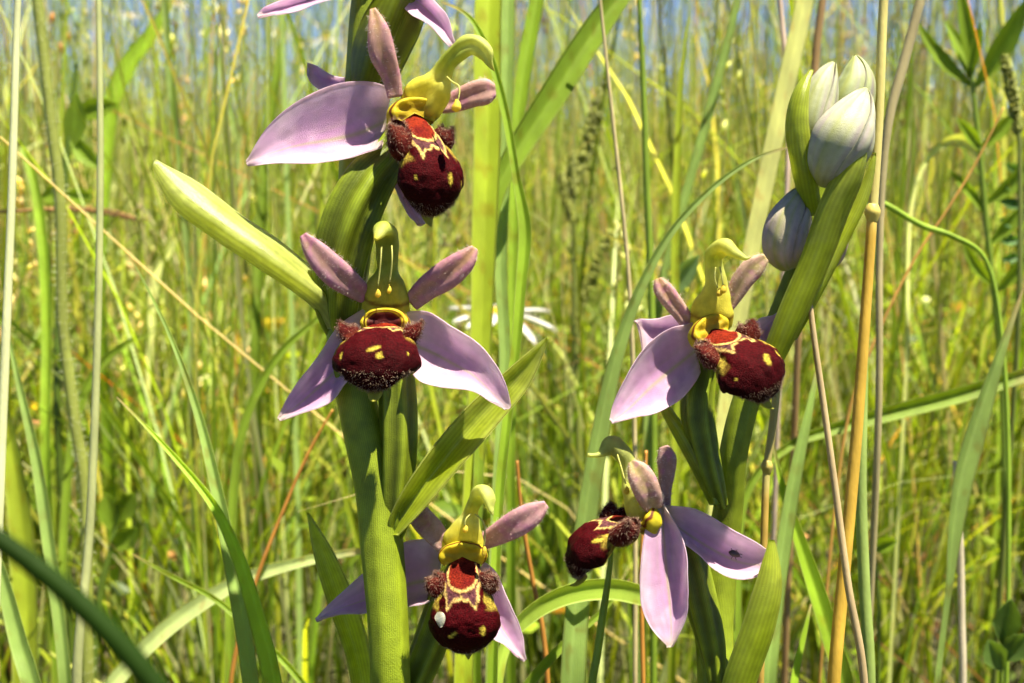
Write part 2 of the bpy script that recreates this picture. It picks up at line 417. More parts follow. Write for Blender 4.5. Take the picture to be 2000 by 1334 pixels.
def meadow():
    PALW = ([G_YEL, G_LIME, G_MID, G_BLUE, G_PALE, G_DARK, G_STRAW, G_ORANGE], [.34, .22, .13, .05, .19, .03, .03, .01])
    def U(a, b, n): return rng.uniform(a, b, n)
    # near band: between a hand and a metre behind the orchids
    parts = []
    def band(n, y0, y1, h0, h1, w0, w1, pal=PALW, seg=7, lean=.20, curve=.34):
        h = U(h0, h1, n)
        parts.append(blade_mesh(wedge(n, y0, y1), h, U(w0, w1, n), U(0, lean, n), np.abs(rng.normal(0, curve, n)), pick(n, *pal), seg, G_STRAW))
    def stalks(n, y0, y1, h0, h1, r0, r1, per=0, cols=None):
        c = pick(n, [G_YEL, G_PALE, G_STRAW, G_LIME, G_ORANGE], [.3, .48, .10, .1, .02]) if cols is None else cols
        v, q, cc, C = stalk_mesh(wedge(n, y0, y1), U(h0, h1, n), U(r0, r1, n), U(0, .16, n), rng.normal(0, .08, n), c)
        parts.append((v, q, cc))
        if per:
            parts.append(spikelets(C, per, 5.0, .35, .28, pick(n, [G_PALE * 1.2, G_STRAW, G_BROWN * 1.5, G_YEL], [.4, .3, .1, .2])))
    band(2100, 34, 115, 14, 27, .10, .34)
    band(1000, 36, 115, 24, 42, .12, .36)
    band(2600, 26, 120, 5, 16, .12, .4, ([G_MID, G_LIME, G_DARK, G_BROWN, G_STRAW, G_YEL], [.32, .2, .28, .06, .06, .08]))
    band(1500, 40, 115, 14, 24, .15, .4, ([G_MID, G_DARK, G_LIME], [.45, .3, .25]))
    stalks(1100, 34, 115, 24, 46, .035, .075)
    stalks(170, 55, 115, 32, 52, .04, .07, per=14)
    band(300, 60, 115, 36, 56, .12, .36)
    stalks(420, 50, 115, 34, 60, .03, .06)
    band(900, 40, 115, 12, 30, .10, .32, lean=.75, curve=.7)
    stalks(380, 40, 115, 14, 34, .03, .05, per=10)
    V, F, C = join_parts(parts)
    tag(mesh_obj('meadow_grass', V, F, M_FIELD, None, C, None, np.zeros(3)), 'blurred yellow green grass standing close behind the two orchids', 'grass', kind='stuff')
    parts = []
    band(8000, 115, 420, 14, 34, .15, .45)
    band(4200, 115, 420, 28, 48, .25, .6)
    stalks(3000, 115, 420, 30, 52, .06, .11)
    stalks(1300, 115, 420, 38, 68, .05, .08, per=16)
    band(1800, 115, 420, 42, 68, .18, .45)
    stalks(4500, 115, 420, 38, 78, .03, .07)
    stalks(900, 115, 420, 48, 98, .04, .08)
    band(500, 115, 420, 50, 92, .18, .45)
    band(2000, 115, 420, 20, 45, .12, .4, lean=.7, curve=.6)
    V, F, C = join_parts(parts)
    tag(mesh_obj('meadow_grass', V, F, M_FIELD, None, C, None, np.zeros(3)), 'pale mass of thin grass farther back in the meadow', 'grass', kind='stuff')
    parts = []
    band(14000, 420, 1600, 16, 38, .5, 1.3, seg=5)
    stalks(7000, 420, 1600, 34, 60, .1, .2)
    band(6000, 420, 1600, 34, 58, .4, 1.0, seg=5)
    stalks(2600, 420, 1300, 45, 85, .1, .14, per=12)
    band(3000, 420, 1400, 50, 85, .4, 1.0, seg=5)
    band(5000, 1600, 6000, 25, 45, 3, 8, seg=4)
    V, F, C = join_parts(parts)
    tag(mesh_obj('meadow_grass', V, F, M_FIELD, None, C, None, np.zeros(3)), 'far grass fading into a pale line below the sky', 'grass', kind='stuff')
    # short turf round the orchids' feet, below the picture, and round the camera
    parts = []
    n = 2600
    B = np.stack([U(-45, 45, n), U(-30, 30, n), np.full(n, -1.2)], -1)
    parts.append(blade_mesh(B, U(3, 8, n), U(.15, .4, n), U(0, .4, n), np.abs(rng.normal(0, .5, n)), pick(n, [G_MID, G_LIME, G_STRAW, G_DARK], [.4, .3, .15, .15]), 5, G_STRAW))
    V, F, C = join_parts(parts)
    tag(mesh_obj('turf', V, F, M_FIELD, None, C, None, np.zeros(3)), 'short turf round the feet of the orchids', 'grass', kind='stuff')
    # little leaves of clover, trefoil and daisies down in the sward
    n = 9000; B = wedge(n, 34, 170); B[:, 2] = rng.uniform(0, 1, n) ** 1.5 * 17
    D = unit(rng.normal(0, 1, (n, 3)) * [1, 1, .5]); S = unit(np.cross(D, rng.normal(0, .6, (n, 3)) + [0, 0, 1.])); Nn = np.cross(D, S)
    Ln = rng.uniform(.35, 1.3, n)[:, None]; Wd = Ln * rng.uniform(.16, .42, n)[:, None]
    V = np.stack([B, B + D * Ln * .35 + S * Wd, B + D * Ln * .75 + S * Wd * .8, B + D * Ln, B + D * Ln * .75 - S * Wd * .8, B + D * Ln * .35 - S * Wd, B + D * Ln * .5 - Nn * Wd * .35], 1)
    b = np.arange(n) * 7; f = np.concatenate([np.stack([b + a, b + c, b + 6], -1) for a, c in ((0, 1), (1, 2), (2, 3), (3, 4), (4, 5), (5, 0))])
    c = pick(n, [G_MID, G_LIME, G_DARK, G_YEL, G_PALE, G_BROWN * 1.4, G_STRAW], [.3, .2, .28, .08, .05, .06, .03])[:, None] * np.ones((1, 7, 1))
    tag(mesh_obj('undergrowth', V.reshape(-1, 3), f, M_FIELD, None, c.reshape(-1, 3), None, np.zeros(3)), 'small leaves crowded low between the grass stems', 'undergrowth', kind='stuff')
    # dry stems lying criss-cross low in the sward
    parts = []
    n = 420
    v, q, cc, C = stalk_mesh(wedge(n, 34, 160), U(9, 26, n), U(.04, .08, n), U(.5, 1.6, n), rng.normal(0, .3, n), pick(n, [G_STRAW, G_ORANGE, G_BROWN * 1.6], [.55, .15, .3]))
    parts.append((v, q, cc)); V, F, C = join_parts(parts)
    tag(mesh_obj('dry_litter', V, F, M_FIELD, None, C, None, np.zeros(3)), 'dead orange and straw stems tangled in the grass', 'litter', kind='stuff')
meadow()

# ------------------------------------------------------------------ single grass leaves and stalks that the photograph shows one by one
def to_ground(P, wid):
    """carry a leaf or stalk that leaves the picture at its lower end down into the turf"""
    e = P[-1]; t = unit(P[-1] - P[-2])
    if e[2] <= .5: return P, wid
    t = unit(t * [.5, .5, 1] + np.array([0, 0, -.8]))
    n = 3; out = []
    for k in range(1, n + 1):
        s = k / n; q = e + np.array([t[0], t[1], 0]) * (e[2] * .35 * (s - s * s * .5)); q[2] = e[2] * (1 - s) - .9 * s
        out.append(q)
    return np.vstack([P, out]), list(wid) + [wid[-1]] * n

def leaf(label, d, pts, wpx, col, fold=.25, yaw=0., group=None, tip=None, root=True, col2=None, name='grass_leaf', thick=.022, mat=None, lean=.28):
    """pts (px, py[, mm]) from the tip to the foot; wpx widths in photograph pixels along it"""
    q = np.array([p[:2] for p in pts], float); seg = np.linalg.norm(np.diff(q, axis=0), axis=1) * d / FPX
    up = np.concatenate([np.cumsum(seg[::-1])[::-1], [0]]) * lean           # leaves lean away from the viewer towards their tips
    P = np.array([W(a[0], a[1], d + u) for a, u in zip(pts, up)]); w = [x * (d + u) / FPX * (.78 if d > 22.5 else .92) for x, u in zip(wpx, up)]
    if root: P, w = to_ground(P, w)
    n = 14 * len(P); C = cr(P, n); ww = np.maximum(cr(np.asarray(w, float), n)[:, 0], .004)
    T, N, B = frames(C)
    a = math.radians(yaw) * np.ones(n); B2 = B * np.cos(a)[:, None] + N * np.sin(a)[:, None]; N2 = np.cross(T, B2)
    if np.mean(N2 @ AT) < 0: N2 = -N2
    nu = 11; s = np.linspace(-1, 1, nu)
    wv = .035 * np.sin(np.linspace(0, 9, n) + rng.uniform(0, 6))[:, None] * s[None] * ww[:, None]
    G = C[:, None] + B2[:, None] * (s[None] * ww[:, None] * .5 / max(math.cos(math.radians(yaw)), .3))[..., None] + N2[:, None] * ((fold * (np.abs(s) ** 1.4 - .4))[None] * ww[:, None] + wv)[..., None]
    v = np.linspace(0, 1, n)[:, None]
    c = np.asarray(col, float) * 1.45 * np.ones((n, nu, 1))
    c = c * (.9 + .2 * vnoise(G * np.array([1.5, 1.5, .6])))[..., None]
    c = c * (1 + .10 * np.exp(-(s / .1) ** 2))[None, :, None]
    if col2 is not None: c = lerp(c, col2, smooth(.3, .75, v * np.ones((1, nu))))
    sp = vnoise(G * np.array([7, 7, 4]) + d); c = lerp(c, np.asarray(col) * [1.25, .95, .8], np.clip((sp - .72) * 5, 0, .7))
    c = lerp(c, G_PALE, np.clip((np.abs(s)[None] > .85) * .35 + 0 * v, 0, 1))
    if tip is None and rng.random() < .6: tip = G_STRAW * rng.uniform(.7, 1.1)
    if tip is not None: c = lerp(c, tip, smooth(.10, .0, v * np.ones((1, nu))))
    o = shell(name, G, c, mat or M_LEAF, None, thick)
    tag(o, label, 'grass leaf', group, 'thing')
    return o

def stalk(label, d, pts, wpx, col, group=None, col2=None, node=None, name='grass_stalk', root=True, cat='grass stalk', hairy=0, split=.5, mat=None):
    P = WP(pts, d); w = [x * d / FPX * .5 for x in wpx]
    if root: P, w = to_ground(P, w)
    zt = P[:, 2]
    def cf(t, ph, V):
        c = np.asarray(col, float) * np.ones(t.shape + (1,)) * (.88 + .24 * vnoise(V * np.array([6, 6, 1.2])))[..., None]
        if col2 is not None: c = lerp(c, np.asarray(col2) * (.85 + .3 * vnoise(V * np.array([9, 9, 5])))[..., None], smooth(split - .02, split + .02, t))
        return c
    if node is None and not hairy:
        o = tube(name, P, w, w, mat or M_STALK, None, cf, 16 * len(P), 12)
        tag(o, label, cat, group, 'thing'); return o
    root_o = empty(name, [P[-1][0], P[-1][1], P[-1][2]]); tag(root_o, label, cat, group, 'thing')
    o, V, N = tube('culm', P, w, w, M_STALK, root_o, cf, 16 * len(P), 12, raw=True)
    if hairy:
        k = hairy; i = rng.integers(1, int(len(V) * .7), k); j = rng.integers(0, 12, k)
        hairs('culm_hair', V[i, j], N[i, j], .13, .004, M_HAIR, root_o, (.7, .72, .5), .4)
    if node is not None:
        for (x, y, wn) in node:
            f = d / FPX; r = np.array([.40, .58, .62, .52, .38]) * wn * f
            tube('node', WP([(x + 1, y - wn * .7), (x, y - wn * .3), (x, y), (x, y + wn * .35), (x - 1, y + wn * .8)], d), r, r, M_STALK, root_o, np.asarray(col) * [1.0, .95, .7], 14, 14)
    return root_o

WHITEG = np.array([.60, .62, .34])
# left side of the picture
stalk('whitish green stalk rising along the far left edge', 17, [(40, -60), (35, 0), (24, 350), (10, 700), (-2, 1000), (-12, 1334)], [10, 13, 15, 17, 18, 19], WHITEG)
stalk('straight pale green stalk left of the long sideways bract', 19, [(190, -60), (192, 0), (196, 300), (189, 700), (174, 1050), (150, 1334)], [9, 11, 13, 15, 17, 19], G_PALE * .9)
stalk('dark bristly stem behind the whitish stalk', 27, [(66, -60), (80, 60), (98, 220), (118, 400), (122, 620), (146, 820), (166, 960), (172, 1340)], [20, 22, 22, 22, 22, 22, 22, 24], (.22, .25, .05), hairy=900, name='bristly_herb', cat='herb stem')
leaf('narrow blue green leaf low beside the whitish stalk', 21, [(8, 620), (40, 760), (72, 900), (96, 1060), (118, 1220), (130, 1340)], [3, 15, 24, 27, 27, 28], G_BLUE, .3)
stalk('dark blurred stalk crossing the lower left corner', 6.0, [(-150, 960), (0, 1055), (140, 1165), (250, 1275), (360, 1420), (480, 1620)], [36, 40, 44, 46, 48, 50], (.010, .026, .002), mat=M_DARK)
leaf('pointed green leaf with a dry tip leaning left, low', 16, [(228, 776), (330, 880), (420, 990), (468, 1090), (505, 1210), (536, 1340)], [2, 12, 21, 31, 38, 42], G_LIME * 1.4, .35, tip=G_STRAW)
leaf('long blue green leaf crossing the dry-tipped leaf', 16.6, [(262, 515), (330, 650), (385, 800), (425, 960), (455, 1110), (492, 1340)], [2, 9, 18, 27, 32, 36], G_BLUE * 1.15, .3)
leaf('pale arched leaf lying across behind the dry-tipped leaf', 22, [(720, 1074), (620, 1090), (480, 1130), (360, 1200), (260, 1290), (190, 1390)], [12, 20, 30, 36, 36, 36], (.36, .42, .20), .15)
leaf('thin green leaf sloping down to the right near the bottom left', 20, [(258, 1082), (330, 1122), (420, 1170), (500, 1240), (580, 1320), (640, 1420)], [3, 9, 12, 14, 16, 18], G_LIME * .8, .3)
leaf('bright leaf in the bottom left corner under the dark blurred stalk', 19, [(-10, 1080), (14, 1160), (40, 1260), (66, 1350)], [24, 34, 40, 42], G_BLUE * 1.05, .25)
leaf('wide yellowish leaf beside the narrow blue green leaf', 27, [(0, 760), (22, 880), (40, 1010), (50, 1180), (52, 1340)], [8, 46, 62, 66, 66], G_YEL * .8, .2)
leaf('broad blurred leaf pointing up right at the top left', 44, [(352, -30), (300, 60), (250, 130), (218, 205), (205, 330), (196, 560)], [6, 34, 46, 46, 38, 30], G_LIME, .2)
leaf('dark upright leaf left of the flower turned aside', 40, [(560, 20), (548, 110), (530, 210), (518, 330), (505, 520), (500, 700)], [3, 18, 30, 32, 28, 26], G_MID * .9, .3)
leaf('grey green upright leaf above the long sideways bract tip', 40, [(318, -40), (330, 120), (346, 280), (362, 430), (372, 620), (372, 820)], [10, 18, 20, 18, 16, 16], G_BLUE * .8, .35)
leaf('short pale leaf under the long sideways bract', 46, [(358, 452), (330, 490), (308, 530), (296, 640), (292, 800)], [4, 20, 26, 18, 14], G_PALE, .2)
leaf('dull green leaf behind the lower bract', 24, [(705, 560), (600, 640), (540, 700), (480, 820), (455, 980), (450, 1340)], [3, 14, 20, 22, 24, 26], G_MID, .3)
stalk('thin orange stalk leaning right below the left sepal', 23, [(650, 800), (600, 890), (548, 1010), (505, 1120), (480, 1200), (450, 1340)], [4, 6, 7, 8, 9, 9], G_ORANGE)
leaf('mid green leaf leaning over the pale green stalk', 30, [(300, 650), (250, 670), (205, 705), (160, 780), (130, 960), (120, 1340)], [3, 14, 22, 24, 22, 22], G_MID, .3)
# behind and between the orchids
leaf('broad sunlit upright leaf right of the left orchid', 18.6, [(966, -300), (958, -100), (952, 60), (952, 260), (946, 450), (940, 640), (930, 850), (915, 1100), (905, 1340)], [30, 54, 58, 58, 54, 46, 42, 40, 40], G_YEL * 1.0, .18)
leaf('paler upright leaf close behind the broad sunlit one', 19.6, [(1000, -300), (994, -100), (990, 120), (984, 320), (978, 520), (986, 700), (975, 900), (960, 1340)], [14, 26, 30, 30, 26, 24, 24, 26], G_BLUE * 1.05, .2)
leaf('wide green leaf slanting up right to the top edge', 19.2, [(1300, -110), (1205, 0), (1135, 100), (1072, 200), (1012, 292), (972, 372), (948, 520), (940, 760), (930, 1100)], [10, 48, 58, 58, 50, 36, 26, 22, 22], G_MID * 1.15, .25)
leaf('slender bent leaf hanging past the upper petal tips', 16.2, [(862, 4), (915, 32), (955, 105), (985, 210), (1008, 340), (1026, 450), (1018, 560), (1008, 680), (990, 830), (975, 980), (962, 1340)], [3, 9, 16, 18, 18, 28, 24, 22, 22, 22, 24], G_LIME * .95, .3)
leaf('upright leaf behind the wide slanting leaf', 25, [(1062, -120), (1048, 0), (1028, 110), (1012, 230), (1004, 400), (1000, 640), (998, 900)], [12, 36, 38, 34, 28, 24, 24], G_LIME * .9, .25)
leaf('long arching leaf curving under the bud spike', 17.2, [(1542, 287), (1470, 312), (1390, 368), (1310, 455), (1252, 560), (1205, 690), (1168, 860), (1140, 1040), (1124, 1200), (1116, 1340)], [3, 8, 12, 16, 22, 30, 40, 48, 54, 58], G_BLUE * .85, .3)
stalk('very thin straw stalk standing between the orchids', 21, [(1168, -40), (1190, 170), (1212, 370), (1228, 540), (1236, 700), (1240, 900), (1240, 1340)], [6, 7, 8, 8, 9, 9, 10], G_STRAW * .9)
leaf('grey green leaf leaning left toward the right orchid', 27, [(1452, -60), (1436, 20), (1400, 160), (1362, 300), (1325, 430), (1292, 560), (1270, 760), (1260, 1000)], [6, 18, 24, 24, 22, 22, 22, 22], G_BLUE * .9, .35)
leaf('wide straw coloured leaf passing behind the bud spike', 21, [(1600, -160), (1572, 0), (1530, 190), (1492, 370), (1458, 540), (1425, 740), (1405, 920), (1392, 1120), (1380, 1340)], [28, 38, 40, 38, 36, 34, 34, 34, 36], np.array([.36, .37, .15]), .12)
stalk('straw yellow stalk with a swollen node and orange sheath below it', 14.9, [(1738, -140), (1726, 0), (1716, 230), (1704, 415), (1692, 590), (1672, 860), (1650, 1100), (1628, 1340)], [17, 18, 19, 20, 21, 23, 25, 26], np.array([.54, .47, .16]), col2=(.56, .36, .05), node=[(1704, 416, 25)], split=.31)
stalk('smooth green stalk rising right of the orange sheathed one', 16.4, [(1700, 380), (1692, 560), (1686, 760), (1682, 960), (1688, 1140), (1698, 1340)], [9, 12, 18, 22, 23, 24], np.array([.27, .36, .09]))
stalk('thin tan stalk crossing in front of the orange sheathed stalk', 14.4, [(1576, 540), (1590, 660), (1610, 800), (1632, 960), (1656, 1140), (1688, 1340)], [9, 12, 13, 14, 15, 16], np.array([.45, .34, .18]))
stalk('stalk with a pale node just right of the hanging flower', 15.6, [(1540, 560), (1524, 700), (1508, 840), (1498, 912), (1492, 1060), (1484, 1340)], [10, 14, 16, 15, 15, 16], np.array([.42, .36, .12]), col2=(.42, .28, .06), node=[(1498, 912, 19)], split=.42)
leaf('green leaf with a dry brown edge rising left of the crossing tan stalk', 18.4, [(1508, 855), (1530, 960), (1562, 1060), (1595, 1160), (1625, 1260), (1650, 1350)], [3, 16, 28, 38, 40, 40], G_LIME, .4, col2=G_MID)
leaf('pale leaf standing behind the node of the thin stalk', 18, [(1600, 700), (1580, 800), (1558, 900), (1535, 1030), (1515, 1180), (1500, 1340)], [3, 16, 26, 32, 32, 34], G_BLUE * 1.0, .3)
leaf('blue green leaf with a pinched middle near the right edge', 19.5, [(2000, 560), (1950, 700), (1905, 840), (1880, 930), (1864, 1030), (1852, 1150), (1838, 1260), (1828, 1350)], [3, 22, 42, 44, 34, 16, 14, 14], G_BLUE * .8, .35)
leaf('green leaf lying level from the bud side to the right edge', 24, [(2060, 715), (1960, 745), (1860, 775), (1740, 806), (1640, 834), (1540, 872), (1460, 960), (1440, 1340)], [30, 36, 40, 40, 32, 22, 20, 20], G_MID * 1.05, .3)
stalk('smooth green stem sloping down right behind the node', 24, [(1690, 384), (1730, 400), (1800, 440), (1862, 462), (1920, 500), (1960, 700), (1965, 1340)], [11, 12, 12, 11, 9, 9, 9], G_LIME * 1.2)
stalk('thin orange stalk leaning up right past the node', 25, [(1960, 210), (1905, 320), (1850, 410), (1790, 500), (1720, 640), (1660, 800), (1600, 1340)], [3, 4, 5, 5, 6, 6, 6], G_ORANGE * [1, 1.2, 1.5])
stalk('dull tan stalk slanting beside the top of the straw yellow stalk', 19.5, [(1812, -60), (1790, 30), (1766, 120), (1738, 225), (1725, 330), (1718, 480), (1716, 800)], [16, 19, 20, 18, 15, 14, 14], np.array([.38, .32, .16]))
stalk('bleached dry stem low by the pinched blue green leaf', 21.5, [(1864, 900), (1872, 1000), (1876, 1090), (1878, 1200), (1880, 1340)], [8, 12, 14, 14, 15], np.array([.52, .45, .32]))
stalk('pinkish dry stalk at the top edge left of the buds', 26, [(1518, -60), (1526, 30), (1534, 120), (1540, 260), (1530, 520)], [8, 10, 11, 10, 10], np.array([.55, .42, .34]))
stalk('brown stalk at the top edge above the greenish bud', 26, [(1616, -60), (1604, 20), (1594, 100), (1586, 220), (1570, 420)], [12, 15, 16, 15, 14], np.array([.30, .19, .08]))
leaf('lime leaf arching behind the side-on flower', 16.8, [(1330, 1192), (1270, 1168), (1190, 1150), (1110, 1160), (1040, 1196), (992, 1250), (970, 1340)], [26, 40, 46, 46, 40, 30, 26], np.array([.27, .36, .06]), .15)
stalk('thin green stalk below the side-on lip', 15.2, [(1196, 1060), (1188, 1130), (1176, 1210), (1166, 1280), (1156, 1340)], [6, 12, 15, 16, 16], G_LIME * 1.0)
stalk('thin rusty stalk behind the hanging sepal', 19, [(1262, 880), (1258, 1000), (1252, 1120), (1254, 1230), (1256, 1340)], [6, 8, 8, 9, 9], G_ORANGE * 1.05)
stalk('rusty bent stalk below the fleck-marked lip', 20, [(1010, 900), (1020, 1010), (1040, 1130), (1060, 1230), (1070, 1340)], [6, 8, 9, 10, 10], G_ORANGE * .8)
leaf('green leaf rising behind the lowest flower from the bottom edge', 18, [(1230, 1130), (1170, 1200), (1100, 1260), (1030, 1340), (990, 1420)], [3, 12, 18, 24, 28], G_MID * 1.1, .3)
stalk('upright thin stalk left of the very thin straw stalk', 24, [(1246, -40), (1256, 150), (1262, 330), (1270, 520), (1276, 760), (1276, 1340)], [8, 11, 13, 14, 14, 14], G_LIME * .85)
leaf('slim leaf standing between the straw leaf and arching leaf', 26, [(1346, 20), (1330, 160), (1322, 330), (1318, 520), (1320, 760), (1316, 1100)], [3, 14, 20, 22, 22, 22], G_YEL * .8, .3)
leaf('bright short leaf low at the bottom right of the spoon-tipped bract', 17, [(1584, 1180), (1570, 1240), (1556, 1300), (1548, 1360)], [3, 12, 16, 18], G_LIME * 1.1, .3)

# ------------------------------------------------------------------ herbs and other flowers
def daisy(label, px, py, d, r, tiltx, tilty, petals=17, group=None, stem_to=None, skip=()):
    """white rays round a yellow disc; the face leans by tiltx, tilty (radians) from straight up"""
    c = W(px, py, d)
    ax = unit(np.array([math.sin(tiltx), math.sin(tilty), math.cos(tiltx) * math.cos(tilty)]))
    e1 = unit(np.cross(ax, np.array([0, 1., .1]))); e2 = np.cross(ax, e1)
    gx = c + np.array([rng.uniform(-2, 2), rng.uniform(0, 3), 0]); gx[2] = -.6
    o = empty('daisy', gx); tag(o, label, 'daisy', group)
    for k in range(petals):
        if k in skip: continue
        a = 2 * np.pi * k / petals + rng.normal(0, .05); u = e1 * math.cos(a) + e2 * math.sin(a); s = np.cross(ax, u)
        lift = rng.normal(0, .08); nv, nu = 10, 7
        t = np.linspace(0, 1, nv)[:, None]; q = np.linspace(-1, 1, nu)[None]
        w = r * .085 * np.interp(t, [0, .3, .8, .95, 1], [.45, .9, 1, .75, .35])
        P = c + (u * (r * (.22 + .8 * t))[..., None]) + s * (w * q)[..., None] + ax * (r * (lift * t + .05 * q ** 2 - .12 * t ** 2))[..., None]
        shell('ray', P, (.62, .61, .58), M_PETALW, o, .015 * r)
    nr, ns = 9, 22; t = np.linspace(0, 1, nr); ph = np.linspace(0, 2 * np.pi, ns, endpoint=False)
    V = [c + ax * (.14 * r * math.cos(x * 1.5)) + .27 * r * math.sin(x * 1.5) * (e1 * math.cos(p) + e2 * math.sin(p)) for x in t for p in ph]
    idx = np.arange(nr * ns).reshape(nr, ns); nx = np.roll(idx, -1, 1)
    F = np.stack([idx[:-1], idx[1:], nx[1:], nx[:-1]], -1).reshape(-1, 4)
    mesh_obj('disc', V, F, M_COLUMN, o, np.tile((.70, .44, .02), (len(V), 1)))
    tube('stem', [c - ax * .02 * r, c - ax * .8 * r - [0, 0, .5], (c + gx) / 2 + [.3, .2, 0], gx], np.full(4, .045 * r + .03), np.full(4, .045 * r + .03), M_STALK, o, G_MID, 30, 8)
    return o
daisy('white daisy with a yellow centre behind the right sepal of the full-face flower', 984, 613, 40, 1.9, .10, -.10, 14)
for (px, py, d, r, tx, ty, lb) in (
        (545, 62, 120, 1.7, .3, -.22, 'blurred white daisy against the sky left of the upright petal'),
        (634, 76, 105, 1.7, -.1, -.2, 'blurred white daisy just left of the top of the orchid stem'),
        (252, 30, 125, 1.7, .2, -.25, 'blurred white daisy near the top left corner'),
        (345, 8, 110, 1.7, .2, -.2, 'blurred white daisy cut by the top edge above the grey green leaf'),
        (430, 62, 150, 1.7, -.2, -.2, 'small blurred white daisy between two leaves at the top left'),
        (1130, 70, 170, 1.7, .2, -.2, 'small blurred white daisy behind the wide slanting leaf'),
        (1470, 100, 140, 1.7, .3, -.2, 'blurred white daisy at the top left of the bud spike')):
    daisy(lb, px, py, d, r, tx, ty, 14, 'far daisies')

def buttercup(label, px, py, d, r):
    c = W(px, py, d); g = c + np.array([1., 2, 0]); g[2] = -.6
    o = empty('buttercup', g); tag(o, label, 'buttercup', 'buttercups in the grass')
    for k in range(5):
        a = 2 * np.pi * k / 5 + .3; u = np.array([math.cos(a), math.sin(a) * .9, .35]); s = np.cross(u, [0, 0, 1.]); s = unit(s)
        t = np.linspace(0, 1, 8)[:, None]; q = np.linspace(-1, 1, 7)[None]; w = r * .55 * np.interp(t, [0, .5, .85, 1], [.2, .9, .9, .4])
        P = c + u * (r * t)[..., None] + s * (w * q)[..., None] + np.array([0, 0, 1.]) * (r * (.35 * t ** 2 + .15 * q ** 2))[..., None]
        shell('petal', P, (.78, .58, .01), M_COLUMN, o, .02)
    tube('stem', [c, c * .6 + g * .4 + [.4, 0, 0], g], np.full(3, .06), np.full(3, .06), M_STALK, o, G_MID, 20, 7)
buttercup('yellow buttercup below the lip of the flower turned aside', 738, 398, 60, .9)
buttercup('faint yellow buttercup low behind the full-face flower', 528, 646, 62, .8)
buttercup('small yellow buttercup near the left edge of the grass', 82, 812, 60, .8)

def leaflet(parent, d, rs, col, name='leaf', label=None, thick=.03, serr=0):
    P = rails(rs, 15, 30, d); u = np.linspace(-1, 1, 15)[None]; v = np.linspace(0, 1, 30)[:, None]
    if serr:
        N = grid_normals(P); mid = P[:, 7:8]
        P = mid + (P - mid) * (1 + .22 * np.abs((v * serr) % 1 - .5) * (np.abs(u) > .7) + 0 * u)[..., None]
    c = np.asarray(col) * (.9 + .25 * vnoise(P * 2.0))[..., None]; c = lerp(c, np.asarray(col) * 1.5, np.exp(-(u / .07) ** 2) * .6 + 0 * v)
    o = shell(name, P, c, M_LEAF, parent, thick)
    if label: o['label'] = label
    return o

def herb(label, d, stem, wpx, col, leaves, cat='herb', name='leafy_herb', lcol=None, serr=0):
    P = WP(stem, d); w = [x * d / FPX * .5 for x in wpx]; P, w = to_ground(P, w)
    o = empty(name, P[-1]); tag(o, label, cat, None, 'thing')
    tube('stem', P, w, w, M_STALK, o, col, 14 * len(P), 12)
    for (x0, y0, x1, y1, wd, bend, dz) in leaves:
        dx, dy = x1 - x0, y1 - y0; ln = math.hypot(dx, dy); nx_, ny_ = -dy / ln, dx / ln
        rs = [[], [], []]
        for t, k in ((0, .12), (.2, .62), (.45, 1.0), (.7, .8), (.9, .35), (1, .02)):
            bx = x0 + dx * t + nx_ * bend * math.sin(t * math.pi); by = y0 + dy * t + ny_ * bend * math.sin(t * math.pi)
            z = dz * t
            for j, s in enumerate((-1, 0, 1)):
                rs[j].append((bx + nx_ * wd * .5 * k * s, by + ny_ * wd * .5 * k * s, z + (1.2 * k if s else 0)))
        leaflet(o, d, rs, (lcol if lcol is not None else col) * rng.uniform(.85, 1.2), serr=serr)
    return o

herb('leafy herb with paired narrow leaves at the top right', 34, [(1892, 60), (1900, 170), (1912, 280), (1925, 420), (1940, 560), (1958, 760), (1962, 1000)], [7, 9, 11, 12, 12, 13, 13], G_MID * 1.2,
     [(1902, 172, 2010, -10, 44, 8, 8), (1902, 172, 1790, 40, 28, -10, -4), (1900, 160, 1868, -40, 31, 6, 2), (1896, 150, 1916, 40, 24, 0, 5), (1900, 165, 1844, 40, 28, 8, -6),
      (1922, 400, 2030, 300, 33, 8, 3), (1925, 420, 1850, 330, 21, 6, -3), (1942, 560, 1880, 470, 24, -6, 2), (1918, 300, 1868, 230, 26, 4, 2), (1915, 290, 1985, 215, 28, 4, 2), (1930, 480, 2000, 400, 28, 4, 2), (1944, 570, 2020, 480, 28, 6, 4)], lcol=G_MID * 1.5)
herb('pinnate leaf with paired narrow leaflets at the right edge', 34, [(2010, 280), (2000, 420), (1990, 560), (1985, 700)], [6, 8, 9, 9], G_DARK,
     [(2004, 340, 1962, 320, 20, 0, 1), (2002, 372, 1956, 356, 22, 0, 1), (2000, 404, 1952, 392, 22, 0, 1), (1998, 436, 1950, 430, 24, 0, 1), (1996, 468, 1952, 470, 22, 0, 1), (1995, 500, 1956, 508, 20, 0, 1),
      (2004, 340, 2044, 330, 20, 0, 1), (2002, 372, 2046, 366, 22, 0, 1), (2000, 404, 2044, 404, 22, 0, 1), (1998, 436, 2042, 440, 22, 0, 1)], lcol=np.array([.10, .20, .06]), name='vetch')
herb('dim toothed herb behind the straight pale green stalk', 36, [(150, 120), (136, 260), (124, 380), (116, 560), (112, 800)], [8, 12, 14, 15, 15], G_DARK * 1.2,
     [(140, 230, 232, 205, 40, -6, 3), (136, 262, 200, 330, 34, 6, 1), (130, 300, 150, 180, 44, 6, 2), (128, 380, 180, 385, 34, 0, 2), (124, 370, 80, 390, 34, 0, 1)], lcol=G_MID * 1.5, serr=7)
